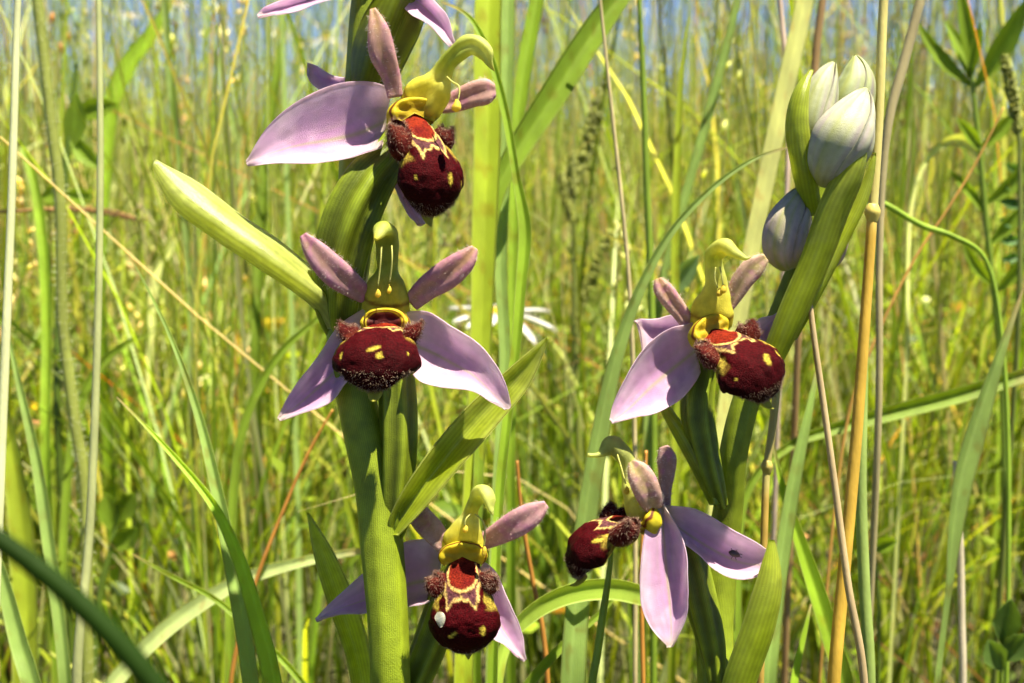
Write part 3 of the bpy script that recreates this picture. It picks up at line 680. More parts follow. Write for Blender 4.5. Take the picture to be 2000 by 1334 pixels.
herb('dim toothed herb low behind the pale green stalk', 34, [(232, 1010), (215, 1080), (196, 1160), (186, 1260), (180, 1340)], [8, 12, 14, 14, 14], G_DARK * 1.3,
     [(228, 1020, 262, 962, 42, 0, 2), (222, 1040, 206, 962, 44, 0, 1), (215, 1070, 270, 1030, 40, 5, 2)], lcol=G_MID * 1.5, serr=6)
herb('small lobed leaf cluster in the bottom right corner', 23, [(1962, 1215), (1958, 1270), (1955, 1340)], [6, 7, 8], G_MID,
     [(1960, 1260, 1975, 1170, 54, 0, 3), (1960, 1290, 2010, 1240, 50, 0, 2), (1958, 1310, 1930, 1250, 46, 0, 2)], lcol=np.array([.13, .21, .05]), serr=5, name='clover')
herb('small toothed leaf low between the orange sheathed stalk and bleached stem', 26, [(1700, 1066), (1712, 1120), (1716, 1220), (1716, 1340)], [5, 6, 7, 7], G_MID,
     [(1702, 1072, 1752, 1056, 34, 0, 2), (1706, 1090, 1668, 1076, 24, 0, 1)], lcol=G_LIME, serr=5)
herb('bluish toothed leaf behind the petal of the right upper flower', 29, [(1300, 580), (1316, 640), (1322, 760), (1322, 900)], [6, 8, 9, 9], G_MID,
     [(1300, 582, 1366, 498, 40, 0, 3)], lcol=np.array([.20, .30, .13]), serr=8)

def seed_spike(parent, d, pts, wpx, col, k=260):
    P = cr(WP(pts, d), 60); r = cr(np.array(wpx) * d / FPX * .5, 60)[:, 0]
    T, N, B = frames(P); i = rng.integers(0, 60, k); a = rng.uniform(0, 2 * np.pi, k)
    D = N[i] * np.sin(a)[:, None] + B[i] * np.cos(a)[:, None]
    Q = P[i] + D * (r[i] * .55)[:, None]; Dn = unit(D + T[i] * -.6); S = unit(np.cross(Dn, rng.normal(0, 1, (k, 3)))); T2 = np.cross(Dn, S)
    sz = (r.max() * .55 * rng.uniform(.7, 1.2, k))[:, None]
    V = np.stack([Q - Dn * sz, Q + S * sz * .5, Q + T2 * sz * .5, Q - S * sz * .5, Q - T2 * sz * .5, Q + Dn * sz], 1); b = np.arange(k) * 6; f = []
    for j in range(4):
        x, y = 1 + j, 1 + (j + 1) % 4; f += [np.stack([b, b + y, b + x], -1), np.stack([b + x, b + y, b + 5], -1)]
    cc = (np.asarray(col) * rng.uniform(.6, 1.5, (k, 1)))[:, None] * np.ones((1, 6, 1))
    o = mesh_obj('seed_spike', V.reshape(-1, 3), np.concatenate(f), M_STALK, parent, cc.reshape(-1, 3)); o['kind'] = 'stuff'
def dock(label, d, stem, wpx, spikes):
    P = WP(stem, d); w = [x * d / FPX * .5 for x in wpx]; P, w = to_ground(P, w)
    o = empty('dock_plant', P[-1]); tag(o, label, 'dock', None, 'thing')
    tube('stem', P, w, w, M_STALK, o, (.17, .20, .04), 14 * len(P), 10)
    for pts, ww in spikes: seed_spike(o, d, pts, ww, (.22, .24, .04))
dock('dim branching dock with knobbly seed spikes between the orchids', 44, [(1124, 330), (1122, 480), (1124, 640), (1128, 800), (1136, 1000), (1140, 1200)], [8, 10, 12, 13, 13, 14],
     [([(1176, 182), (1162, 230), (1146, 290), (1126, 360)], [14, 36, 34, 18]), ([(1118, 300), (1118, 340), (1120, 380)], [10, 26, 20]), ([(1192, 452), (1172, 500), (1150, 560), (1126, 640)], [12, 28, 26, 12]), ([(1096, 340), (1104, 380), (1116, 430)], [10, 24, 16])])
dock('brown dried seed head at the right edge beside the leafy herb', 31, [(1980, 140), (1988, 220), (1992, 340), (1990, 600)], [6, 8, 9, 10],
     [([(1962, 110), (1970, 150), (1980, 200), (1988, 260)], [12, 26, 26, 16])])

def dry_grass(label, d, pts, wpx, spike, ww, col):
    P = WP(pts, d); w = [x * d / FPX * .5 for x in wpx]; P, w = to_ground(P, w)
    o = empty('dry_grass_head', P[-1]); tag(o, label, 'dry grass', None, 'thing')
    tube('culm', P, w, w, M_STALK, o, col, 14 * len(P), 8)
    seed_spike(o, d, spike, ww, np.asarray(col) * .9, 170)
dry_grass('brown dry grass head lying level across the left edge', 34, [(190, 414), (120, 408), (40, 412), (-60, 425), (-140, 520)], [5, 6, 7, 7, 8], [(262, 428), (220, 416), (170, 410), (60, 410)], [8, 16, 18, 10], (.34, .19, .07))
leaf('pale curled leaf tip shining right of the straw yellow stalk', 33, [(1912, 335), (1908, 300), (1886, 276), (1850, 276), (1810, 310), (1780, 400), (1770, 700)], [3, 22, 32, 28, 20, 16, 16], G_PALE * 1.1, .2)
leaf('yellow green leaf leaning left in front of the toothed herb', 31, [(20, 240), (60, 330), (84, 470), (92, 640), (90, 900)], [3, 22, 30, 30, 28], G_LIME, .25)

# ------------------------------------------------------------------ the bee orchids
def mm_frame(yaw, pitch, roll):
    """columns: the flower's right, forward and up, in world space"""
    y, p, r = map(math.radians, (yaw, pitch, roll))
    X = np.array([1., 0, 0]); Y = np.array([0, 1., 0]); Z = np.array([0, 0, 1.])      # right, to viewer, up
    Y, Z = Y * math.cos(p) + Z * math.sin(p), Z * math.cos(p) - Y * math.sin(p)
    def ry(v): return np.array([v[0] * math.cos(y) + v[1] * math.sin(y), v[1] * math.cos(y) - v[0] * math.sin(y), v[2]])
    def rr(v): return np.array([v[0] * math.cos(r) - v[2] * math.sin(r), v[1], v[2] * math.cos(r) + v[0] * math.sin(r)])
    B = np.stack([AR, AT, AU], 1)
    return np.stack([B @ rr(ry(v)) for v in (X, Y, Z)], 1)

SEP_A = np.array([.70, .47, .65]); SEP_B = np.array([.57, .29, .56]); SEP_G = np.array([.46, .44, .22]); SEP_W = np.array([.84, .68, .76])
MAROON = np.array([.038, .0011, .0024]); MAR_DK = np.array([.015, .0008, .0014]); RED = np.array([.085, .005, .004]); ORANGE = np.array([.18, .018, .005])
CREAM = np.array([.46, .31, .10]); GREYP = np.array([.075, .026, .030]); YEL = np.array([.66, .56, .035]); BROWN = np.array([.13, .026, .008])
GRN = np.array([.225, .290, .016]); GRN_P = np.array([.46, .50, .13])

def sepal(parent, d0, rs, label=None, vein=True, shade=0.0, tipgreen=.0, nu=25, nv=40):
    P = rails(rs, nu, nv, d0)
    N = grid_normals(P)
    u = np.linspace(-1, 1, nu)[None, :]; v = np.linspace(0, 1, nv)[:, None]
    P = P + N * (.020 * np.sin(v * 11 + 2 * u + parent.location.x * 5) * (np.abs(u) ** 2) + .012 * (vnoise(P * 9) - .5))[..., None]
    c = lerp(SEP_A, SEP_B, np.clip(.15 + .75 * np.exp(-(u / .5) ** 2) * np.exp(-((v - .5) / .3) ** 2) + shade + 0 * v, 0, 1))
    nz = vnoise(np.stack([u * 3 + 0 * v + parent.location.x, v * 14 + 0 * u, 0 * u * v + 3.3], -1))
    c = lerp(c, SEP_W, np.clip((np.abs(u) ** 6) * .8 + (nz - .55) * 1.1 + 0 * v, 0, .85))
    if vein:
        k = np.exp(-(u / .06) ** 2) * (1.0 - .5 * v) + .3 * np.exp(-((np.abs(u) - .42 * (1 - v * .6)) / .035) ** 2) * (1 - v)
        c = lerp(c, SEP_G, np.clip(k, 0, .9))
        fine = vnoise(np.stack([u * 22 + 0 * v, v * 3 + 0 * u, 0 * u * v + 7.7], -1)) - .5
        c = c * (1 + .22 * fine[..., None])
    c = lerp(c, SEP_G, np.clip(smooth(.82, 1.0, v) * (.35 + tipgreen) + smooth(.14, 0, v) * .5 + 0 * u, 0, 1))
    o = shell('sepal', P, c, M_SEPAL, parent, .035)
    if label: o['label'] = label
    return o

def fpetal(parent, d0, pts, wpx, label=None, depth=.45, cols=None, flute=.55):
    """one of the two narrow hairy upper petals: pts (px, py, mm), wpx full widths in pixels"""
    P = WP(pts, d0); r = np.array(wpx) * .5 * d0 / FPX
    a, b = cols or ((.52, .27, .32), (.36, .22, .10))
    a = np.asarray(a) * [.88, .92, .82]
    def col(t, ph, V):
        k = np.exp(-((np.angle(np.exp(1j * (ph - np.pi / 2)))) / .35) ** 2) * .8 + smooth(.55, 1, t) * .45
        c = lerp(a, b, np.clip(k + (vnoise(V * 9) - .5) * .8, 0, 1))
        return lerp(c, (.42, .12, .30), np.clip((vnoise(V * 14 + 9) - .6) * 3, 0, .5))
    o, V, N = tube('petal', P, r, r * depth, M_PETAL, parent, col, 36, 22, flute=flute, raw=True)
    if label: o['label'] = label
    k = 330; i = rng.integers(1, 35, k); j = rng.integers(0, 22, k)
    hairs('petal_hair', V[i, j] + rng.normal(0, .008, (k, 3)), N[i, j], .042, .0016, M_HAIR, parent, (.78, .66, .60))
    return o

LIP_Y = np.array([0, .8, 2.0, 3.1, 3.6, 3.2, 1.9, .2, -.8]); LIP_Z = np.array([.3, -.8, -2.4, -4.6, -7, -9.2, -10.8, -11.3, -10.6])
LIP_W = np.array([2.0, 2.35, 3.0, 4.0, 4.7, 4.65, 3.8, 2.3, .5]); LIP_T = np.radians([64, 82, 104, 124, 132, 132, 128, 116, 100])

def lip_surface(nu=100, nv=120, bulge=.60, wscale=1.0):
    c = cr(np.stack([LIP_Y, LIP_Z], 1), nv); w = cr(LIP_W, nv)[:, 0] * wscale; th = cr(LIP_T, nv)[:, 0]
    t = unit(np.gradient(c, axis=0)); n = np.stack([-t[:, 1], t[:, 0]], 1)
    s = np.concatenate([[0], np.cumsum(np.linalg.norm(np.diff(c, axis=0), axis=1))])
    u = np.linspace(-1, 1, nu); A = u[None] * th[:, None]
    x = w[:, None] * np.sin(A); drop = w[:, None] * bulge * (1 - np.cos(A))
    y = c[:, :1] - n[:, :1] * drop; z = c[:, 1:] - n[:, 1:] * drop
    return np.stack([x, y, z], -1), w[:, None] * A * .92, s[:, None] * np.ones((1, nu)), u[None] * np.ones((nv, 1))

def lip_colour(a, s, u, seed, spots, shift=0.0):
    q = np.stack([a * 5 + seed, s * 5, 0 * a + seed], -1); a = a + (vnoise(q) - .5) * .22; s = s + (vnoise(q + 17) - .5) * .22
    q = np.stack([a * .8 + seed, s * .8, 0 * a + seed * .37], -1); nz = vnoise(q * 1.3) - .5; nf = vnoise(q * 4.5) - .5
    c = lerp(MAROON, MAR_DK, np.clip(smooth(7.0, 12.5, s) * .85 + smooth(3.2, 5.6, np.abs(a)) * .35 + nz * .5, 0, 1))
    # yellow flecks at the shoulders, under the side lobes, and a yellow margin below
    k = smooth(2.95, 3.5, np.abs(a) + nz * 1.4 + np.clip(s - 5, 0, 3) * .1) * smooth(2.2, 3.0, s) * smooth(7.4, 6.4, s + nz * 1.5)
    c = lerp(c, YEL * [.40, .36, .8], np.clip(k * (.75 + nf * 1.2), 0, .9))
    c = lerp(c, YEL * .8, smooth(.90, .97, np.abs(u) + nz * .10) * smooth(5.5, 7, s))
    A = 1.75 + np.clip(6.6 - s, 0, 9) * .27 + nz * .5
    bd = np.interp(np.abs(a + nz * .35), [0, .45, 1.0, 1.75, 2.3, 3], [5.55, 5.9, 5.75, 6.9, 6.2, 5.9]) + nz * .5 + shift
    f = np.maximum(np.abs(a) - A, s - bd)
    c = lerp(c, GREYP * (1 + nf[..., None] * .9), smooth(.05, -.15, f))
    c = lerp(c, CREAM, smooth(.30, .06, np.abs(f + .05)) * smooth(.6, 1.4, s))
    e = np.sqrt((a / 1.95) ** 2 + ((s - 2.3) / 2.35) ** 2)
    c = lerp(c, MAROON * .8, smooth(1.30, 1.2, e) * .7)
    c = lerp(c, CREAM * .9, smooth(.15, .04, np.abs(e - 1.06)) * smooth(.6, 1.6, s))
    c = lerp(c, lerp(RED, ORANGE, np.clip(.45 + nz * 1.1 - (s - 2) * .12, 0, 1)), smooth(1.03, .95, e))
    for (x0, s0, rx, rs, tl) in spots:
        k = ((a - x0 + (s - s0) * tl) / (rx * .82)) ** 2 + ((s - s0) / (rs * .82)) ** 2 + nz * .9
        c = lerp(c, YEL * [.55, .50, 1], smooth(1.3, .5, k) * .92)
    return c

def flower_lip(parent, base, pose, size, seed, spots, wscale=1.0, shift=0.0, lobes=(1, 1), lobe_out=1.0, bulge=.60, cav_shade=0.0, brow=.9):
    M = mm_frame(*pose); M2 = mm_frame(pose[0], pose[1] * .3, pose[2])
    def to(Q): return base + (Q @ M.T) * (.1 * size)
    def to2(Q): return base + (Q @ M2.T) * (.1 * size)
    Q, a, s, u = lip_surface(bulge=bulge, wscale=wscale)
    c = lip_colour(a / wscale, s, u, seed, spots, shift)
    Nl = grid_normals(Q)
    if np.mean(Nl[60:80, 45:55, 1]) < 0: Nl = -Nl
    rel = .28 * (vnoise(Q * 1.1 + seed) - .5) + .10 * (vnoise(Q * 3.2 + seed) - .5) - .45 * np.exp(-((np.abs(a) / wscale - 3.3) / .7) ** 2) * np.exp(-((s - 4.6) / 1.8) ** 2) - .22 * np.exp(-(a / 1.9) ** 2) * np.exp(-((s - 3.0) / 2.2) ** 2) + .18 * np.exp(-((np.abs(a) - 1.6) / .9) ** 2) * smooth(6, 8, s) * smooth(12, 10, s)
    Q = Q + Nl * rel[..., None]; Nl2 = grid_normals(Q); Nl = Nl2 if np.mean(Nl2[60:80, 45:55, 1]) > 0 else -Nl2
    lip = shell('lip', to(Q), c, M_LIP, parent, .03, N=unit(Nl @ M.T))
    # fringe of hairs round the lower end, and short velvet over the rest
    k = 1200; i = rng.integers(86, 116, k); j = rng.integers(2, 98, k)
    hairs('lip_hair', to(Q[i, j]), unit(Nl[i, j] @ M.T + np.array([0, 0, -.3])), .055 * size, .0026, M_HAIR, parent, lerp((.10, .04, .025), (.62, .46, .32), rng.random(k) ** 2.2), .45)
    k = 4500; i = rng.integers(46, 114, k); j = rng.integers(4, 96, k)
    hairs('lip_velvet', to(Q[i, j]), unit(Nl[i, j] @ M.T), .022 * size, .0016, M_HAIR, parent, lerp((.030, .002, .004), (.55, .36, .30), rng.random(k) ** 22), .6)  # the few pale hairs imitate glints on the lip by their colour
    # side lobes: two hairy humps at the shoulders
    for sx, on in zip((-1, 1), lobes):
        nl, ns = 26, 30
        path = np.array([[2.3, .0, -2.5], [3.0, .7, -2.9], [3.8 * lobe_out, 1.4, -3.1], [4.5 * lobe_out, 2.0, -2.7], [5.1 * lobe_out, 2.5, -1.9]]) * [sx * wscale, 1, 1]; on = on * .84; path = path[1] + (path - path[1]) * on
        # a hump lying along the shoulder: longer down than across
        C = cr(to(path), nl)
        def lc(t, ph, V):
            z = np.sin(ph)
            g = lerp((.045, .004, .004), (.10, .018, .010), np.clip((vnoise(V * 14) - .35) * 1.6, 0, 1))
            return lerp(g, YEL * .75, np.clip(smooth(.45, .05, t) * .9 * smooth(-.3, .7, z), 0, 1))
        r1 = np.array([1.1, 1.75, 1.8, 1.05, .1]) * .1 * size * on; r2 = np.array([.8, 1.1, 1.05, .65, .08]) * .1 * size * on
        o, V, N = tube('side_lobe', to(path), r2, r1, M_LIP, parent, lc, nl, ns, ref=-M[:, 2], lump=.03, raw=True)
        k = 900; i = rng.integers(5, nl, k); j = rng.integers(0, ns, k)
        hairs('side_lobe_hair', V[i, j] + rng.normal(0, .012, (k, 3)), N[i, j], .040 * size, .0020, M_HAIR, parent, lerp((.10, .016, .010), (.66, .46, .32), rng.random(k) ** 2.6), .3)
    # the little tooth bent back under the tip
    tp = np.array([[0, -.8, -10.2], [0, -1.0, -11.0], [0, -1.0, -11.8], [0, -.6, -12.5]])
    tube('lip_tooth', to(tp), np.array([.9, .8, .5, .08]) * .1 * size, np.array([.35, .3, .2, .05]) * .1 * size, M_COLUMN, parent, (.34, .34, .05), 14, 12, ref=M[:, 1])
    # closed throat pad, brown-lined yellow brow; any shadowed hollow is painted in dark red
    nph, prof = 60, np.array([[.0, -1.2], [1.2, -1.0], [1.9, -.3], [2.15, .25], [2.40, .55], [2.65, .55], [2.85, .25], [2.95, -.3], [2.85, -1.0], [2.5, -1.8], [1.6, -2.4]])
    prof = np.vstack([[[.0, .35], [1.2, .35], [1.9, .38], [2.15, .45]], prof[4:]])
    pr = cr(prof, 44); ph = np.radians(np.linspace(-38, 218, nph))
    X = pr[None, :, 0] * np.cos(ph)[:, None] * 1.10; Z = pr[None, :, 0] * np.sin(ph)[:, None] * .66 + .15
    Y = pr[None, :, 1] + .25 + (.35 * np.sin(ph) + .12 * np.cos(ph * 6))[:, None] * smooth(.8, 2, pr[None, :, 0])
    Q = np.stack([X, Y, Z], -1) * brow; tt = np.linspace(0, 1, 44)[None] + 0 * ph[:, None]
    wob = .02 * np.sin(ph * 9)[:, None]
    cc = lerp(lerp((.52, .38, .02), (.07, .006, .005), cav_shade), (.58, .46, .02), smooth(.26, .32, tt))
    cc = lerp(cc, BROWN, smooth(.05, .02, np.abs(tt - .22)) * .9 * (cav_shade > .1))
    cc = lerp(cc, BROWN, smooth(.035, .02, np.abs(tt - .40 - wob * .5)) * .9 * (cav_shade > .1))
    cc = lerp(cc, BROWN, smooth(.06, .03, np.abs(tt - .60 - wob)))
    cc = lerp(cc, (.60, .52, .03), smooth(.66, .72, tt))
    shell('throat_brow', to2(Q), cc, M_COLUMN, parent, .02, N=unit(grid_normals(Q) @ M2.T))
    return lip

def column(parent, d0, pts, wpx, dpx, cols, name='column', n=60, seg=30, label=None, flute=.38):
    """the yellow column or its green hood: pts (px, py, mm), widths across and in depth in pixels; cols: colours along it"""
    k = np.asarray(cols, float); f = d0 / FPX * .5
    def col(t, ph, V):
        kk = lerp(k, GRN_P, .22); x = t * (len(k) - 1); i = np.minimum(x.astype(int), len(k) - 2); w = (x - i)[..., None]
        c = (kk[i] * (1 - w) + kk[i + 1] * w) * (1 + (vnoise(V * 11) - .5) * .35)[..., None]
        c = lerp(c, BROWN, smooth(.022, .010, np.abs(t - .075 - .012 * np.sin(ph * 3))) * .85)
        return lerp(c, GRN_P * .9, np.clip((np.abs(np.cos(ph)) ** 3 * .45 + (vnoise(V * 6 + 5) - .5) * .6) * smooth(0, .35, t), 0, .7))
    hs_ = np.linspace(.98, .82, len(wpx)); o = tube(name, WP(pts, d0), np.array(wpx) * f * hs_, np.array(dpx) * f * hs_, M_COLUMN, parent, col, n, seg, flute=flute, lump=.035)
    if label: o['label'] = label
    return o

def pollinium(parent, d0, thread, head, r=7):
    f = d0 / FPX
    tube('pollinium_thread', WP(thread, d0), np.full(len(thread), 1.5 * f), np.full(len(thread), 1.5 * f), M_COLUMN, parent, (.52, .52, .16), 16, 6)
    h = WP([(head[0], head[1] - r * 1.7, head[2]), (head[0] + 1, head[1] - r * .5, head[2] + .1), (head[0], head[1] + r * .6, head[2] + .1), (head[0], head[1] + r * 1.3, head[2])], d0)
    tube('pollinium', h, np.array([.3, .85, 1, .25]) * r * f, np.array([.3, .85, 1, .25]) * r * f, M_COLUMN, parent, (.62, .46, .05), 14, 12, lump=.05)

def green_tube(name, parent, d0, pts, wpx, ribs=(6, .07), col=GRN * .8, n=50, seg=36, twist=.5, depth=1.0, mat=None, flute=0, label=None):
    f = d0 / FPX * .5
    def cf(t, ph, V):
        k = (.5 + .5 * np.cos(ribs[0] * ph)) if ribs[0] else .5
        return np.asarray(col) * (.55 + .70 * k[..., None] ** 2 if ribs[0] else 1.0) * (.88 + .24 * vnoise(V * 5))[..., None]
    o = tube(name, WP(pts, d0), np.array(wpx) * f, np.array(wpx) * f * depth, mat or M_STEM, parent, cf, n, seg, ribs, twist, flute)
    if label: o['label'] = label
    return o

def bract(parent, d0, rs, colA=GRN * .95, colB=GRN_P * .8, thick=.05, nu=21, nv=44, label=None, name='bract'):
    P = rails(rs, nu, nv, d0); colA = np.asarray(colA) * [1.35, 1.28, 1.2]
    u = np.linspace(-1, 1, nu)[None]; v = np.linspace(0, 1, nv)[:, None]
    c = lerp(colA, colB, np.clip(.25 * v + .5 * np.abs(u) ** 5 + (vnoise(P * 3) - .5) * .5, 0, 1))
    c = lerp(c, GRN_P, np.clip(smooth(.97, 1.0, np.abs(u)) * .8 + 0 * v, 0, 1))
    o = shell(name, P, c, M_BRACT, parent, thick)
    if label: o['label'] = label
    return o

DL = 14.0          # distance of the left plant
DR = 14.3          # distance of the right plant

def ground_at(px, d):
    p = W(px, 1334, d); return np.array([p[0], p[1] + .6, -.6])

# ---- left plant
L = empty('bee_orchid', ground_at(755, DL))
tag(L, 'taller bee orchid with three open flowers and long pointed bracts on a thick stem', 'orchid')
stem_pts = [(742, -420, -3), (738, -150, -2), (716, 0, -3), (706, 150, -3.5), (694, 330, -4), (692, 500, -4), (672, 640, -3), (700, 800, -2), (735, 960, -1.5), (746, 1080, -1), (758, 1230, 0), (762, 1340, 0)]
sp = WP(stem_pts, DL); g = L.location
sp = np.vstack([sp, sp[-1] * .6 + np.array(g) * .4, sp[-1] * .25 + np.array(g) * .75, np.array(g)])
sw = np.array([20, 46, 58, 62, 64, 66, 70, 78, 84, 84, 78, 78, 84, 92, 100]) * DL / FPX * .5
tube('stem', sp, sw, sw, M_STEM, L, lambda t, ph, V: GRN * .95 * (.85 + .3 * vnoise(V * 4))[..., None] * np.ones(3), 120, 28, ribs=(7, .035), twist=1.2)

# flower at the top, only its lower edge in the picture
f0 = empty('flower', W(720, -70, DL), L)
f0['label'] = 'flower cut by the top edge'
sepal(f0, DL, [[(690, -60, 0), (640, -30, 1), (580, -10, 1), (530, 5, 1), (503, 30, 1)], [(690, -40, -1), (640, -15, -1), (590, 5, 0), (540, 18, 0), (504, 33, 1)], [(690, -20, 1), (650, 0, 2), (600, 14, 2), (545, 26, 2), (505, 36, 1.3)]])
sepal(f0, DL, [[(750, -60, 0), (810, -40, 0), (850, 0, 1), (875, 40, 1), (890, 82, 1)], [(750, -30, -1), (800, -5, -1), (835, 20, -1), (865, 55, 0), (888, 90, 1)], [(750, 0, 0), (790, 15, 1), (815, 35, 2), (850, 62, 2), (885, 95, 1)]])
sepal(f0, DL, [[(700, -80, -2), (680, -140, -3), (690, -200, -3)], [(720, -80, -3), (715, -140, -4), (700, -210, -3)], [(740, -80, -2), (750, -140, -3), (712, -205, -3)]])
fpetal(f0, DL, [(700, -80, 1), (670, -130, 2), (640, -170, 2)], [26, 40, 10]); fpetal(f0, DL, [(745, -80, 1), (780, -130, 2), (800, -170, 2)], [26, 40, 10])
flower_lip(f0, W(712, -118, DL + .42), (-4, 14, -5), .72, 2.2, [(-2.2, 9.6, .5, .9, 0), (2.2, 9.6, .5, .9, 0)])
column(f0, DL, [(716, -95, -5), (718, -130, -4), (720, -160, -3), (724, -185, -2), (732, -190, -1)], [80, 70, 40, 34, 8], [70, 60, 40, 30, 6], [YEL, YEL, GRN_P, GRN_P, GRN_P])
green_tube('ovary', L, DL, [(735, -80, -2), (775, -40, -2.5), (790, 20, -3), (770, 90, -3.5), (728, 190, -4)], [50, 84, 86, 70, 44], twist=.9)
bract(L, DL, [[(735, 180, -2), (765, 90, 0), (800, 0, 0), (860, -120, 0), (885, -200, -1)], [(705, 190, -1), (738, 85, 2), (770, 0, 3), (840, -110, 2), (886, -205, -1)], [(684, 180, -3), (690, 80, -2), (735, -10, -1), (820, -110, -1), (884, -200, -1)]], GRN * .6, GRN * .7)

# flower 1: upper, turned to the right, its tall petal upright
f1 = empty('flower', W(790, 200, DL - .1), L)
f1['label'] = 'flower turned aside with an upright pink petal and dangling yellow pollen mass'
sepal(f1, DL, [[(765, 172, 1), (720, 160, 1.5), (660, 163, 2), (590, 192, 3), (525, 245, 3.5), (482, 314, 3)], [(758, 215, -.5), (700, 232, 0), (640, 252, .8), (580, 272, 2), (520, 298, 3), (481, 318, 3)], [(752, 255, -.5), (700, 285, 0), (640, 293, 1.2), (575, 297, 2.4), (520, 310, 3.4), (482, 319, 3)], [(745, 288, 2.5), (695, 307, 3.2), (640, 313, 3.6), (575, 320, 4.2), (520, 322, 4.2), (483, 321, 3.2)]], shade=.05)
sepal(f1, DL, [[(760, 150, -2), (700, 155, -3), (655, 146, -3), (622, 134, -3), (601, 121, -2)], [(758, 165, -3), (700, 166, -4), (655, 162, -4), (622, 150, -4), (602, 130, -3)], [(755, 180, -2), (700, 184, -3), (655, 182, -3), (618, 174, -3), (603, 148, -2)]], vein=False)
sepal(f1, DL, [[(752, 290, -1), (760, 340, 0), (772, 375, 0), (796, 412, 0), (814, 438, 0)], [(768, 290, -2), (775, 345, -1), (790, 385, -1), (808, 415, -1), (820, 440, 0)], [(786, 290, -1), (795, 345, 0), (808, 385, 0), (828, 412, 0), (830, 436, 0)]], shade=.1)
fpetal(f1, DL, [(772, 190, 1.5), (764, 150, 2), (747, 105, 3), (739, 60, 3.4), (728, 17, 3)], [30, 37, 50, 42, 12], depth=.4)
fpetal(f1, DL, [(860, 208, 0), (890, 198, 0), (925, 184, .5), (952, 178, .8), (968, 176, .8)], [30, 42, 50, 50, 24], depth=.5, cols=((.55, .30, .30), (.44, .26, .22)))
flower_lip(f1, W(806, 226, DL - .35), (30, 4, 9), 1.07, 11.3, [(1.4, 9.6, .42, .85, .1), (-3.3, 9.0, .35, .4, 0), (4.3, 10.6, .35, .9, 0)], .78, .2, (1.45, .9))
column(f1, DL, [(812, 214, .5), (828, 195, 2), (848, 172, 3), (862, 148, 3.5), (875, 122, 4.4), (897, 98, 5.2), (925, 87, 5.8), (948, 104, 6.2), (956, 122, 6.2), (966, 139, 6.2)], [80, 90, 76, 50, 38, 40, 46, 40, 22, 5], [66, 70, 60, 44, 36, 36, 36, 28, 14, 4], [YEL * .95, YEL * 1.05, YEL, lerp(YEL, GRN_P, .6), GRN * 1.2, GRN * 1.1, GRN_P, GRN_P * 1.1, GRN_P, YEL * .8])
pollinium(f1, DL, [(873, 150, 7), (884, 160, 8), (896, 168, 8.6), (897, 185, 8.8), (893, 200, 8.8)], (891, 208, 8.8), 8)
green_tube('ovary', L, DL, [(790, 225, -1.5), (760, 300, -1), (722, 350, 0), (688, 420, .5), (668, 500, 0), (662, 590, -1), (668, 650, -3)], [50, 70, 94, 106, 102, 86, 54], ribs=(6, .17), twist=.7)

# flower 2: full face, seen slightly from above
f2 = empty('flower', W(755, 610, DL - .3), L)
f2['label'] = 'full-face flower with wide petals and spreading sepals'
sepal(f2, DL, [[(795, 612, 2), (838, 609, 2), (884, 637, 2.4), (940, 679, 3), (984, 738, 3.5), (998, 792, 3)], [(795, 650, .5), (840, 665, .3), (885, 690, .8), (930, 722, 1.8), (970, 765, 3), (996, 797, 3)], [(795, 690, .8), (840, 708, .6), (880, 727, 1.2), (925, 748, 2.4), (965, 780, 3.2), (993, 799, 3)], [(797, 724, 3), (822, 742, 3.2), (868, 758, 3.8), (925, 766, 4.2), (952, 776, 4), (984, 800, 3.2)]], shade=-.1)
sepal(f2, DL, [[(712, 600, 1), (668, 632, .5), (628, 684, 0), (578, 752, 0), (543, 816, 0)], [(710, 650, -.5), (668, 690, -1), (628, 730, -1.2), (582, 778, -.6), (543, 819, 0)], [(706, 700, 0), (674, 728, -.4), (640, 762, -.6), (592, 797, -.2), (545, 820, .2)], [(700, 736, 2), (680, 748, 2), (645, 782, 1.6), (600, 806, 1.2), (548, 821, .4)]], shade=.25, tipgreen=.2)
sepal(f2, DL, [[(735, 590, -3), (732, 570, -7), (742, 555, -12)], [(752, 590, -4), (752, 566, -8), (752, 548, -13)], [(770, 590, -3), (774, 570, -7), (764, 555, -12)]])
fpetal(f2, DL, [(715, 578, 1.6), (680, 552, 3.4), (650, 528, 4.4), (615, 490, 5), (592, 458, 5.2)], [34, 50, 56, 44, 14], cols=((.42, .22, .30), (.34, .20, .14)))
fpetal(f2, DL, [(803, 592, 1), (835, 562, 2), (872, 537, 3), (908, 508, 3.6), (927, 483, 3.6)], [36, 48, 56, 44, 14], cols=((.52, .24, .34), (.42, .24, .13)))
flower_lip(f2, W(752, 635, DL - .45), (-3, 50, 1), 1.0, 5.2, [(.15, 9.7, .62, .55, .9), (.75, 10.6, .42, .5, 0), (-3.6, 10.0, .36, .85, 0), (3.7, 9.8, .2, .4, 0)], 1.03, -.9, lobe_out=.98, cav_shade=1.0)
column(f2, DL, [(753, 602, .6), (754, 578, 1.4), (755, 552, 2), (756, 530, 2.2), (757, 505, 2.6), (756, 475, 3.4), (753, 453, 4.4), (747, 447, 6.2), (740, 459, 7.6), (733, 468, 8.2)], [96, 92, 74, 48, 44, 50, 50, 40, 24, 10], [62, 60, 50, 40, 34, 36, 40, 36, 20, 8], [YEL * .85, YEL * .8, YEL * .65, GRN * 1.2, GRN * .9, GRN * .8, GRN * .85, GRN, GRN_P, YEL])
pollinium(f2, DL, [(745, 482, 7), (744, 505, 7.4), (741, 535, 7.2), (738, 558, 7)], (738, 574, 7), 5.5)
pollinium(f2, DL, [(765, 480, 7), (766, 502, 7.6), (764, 530, 7.4), (761, 550, 7.2)], (760, 566, 7.2), 6)
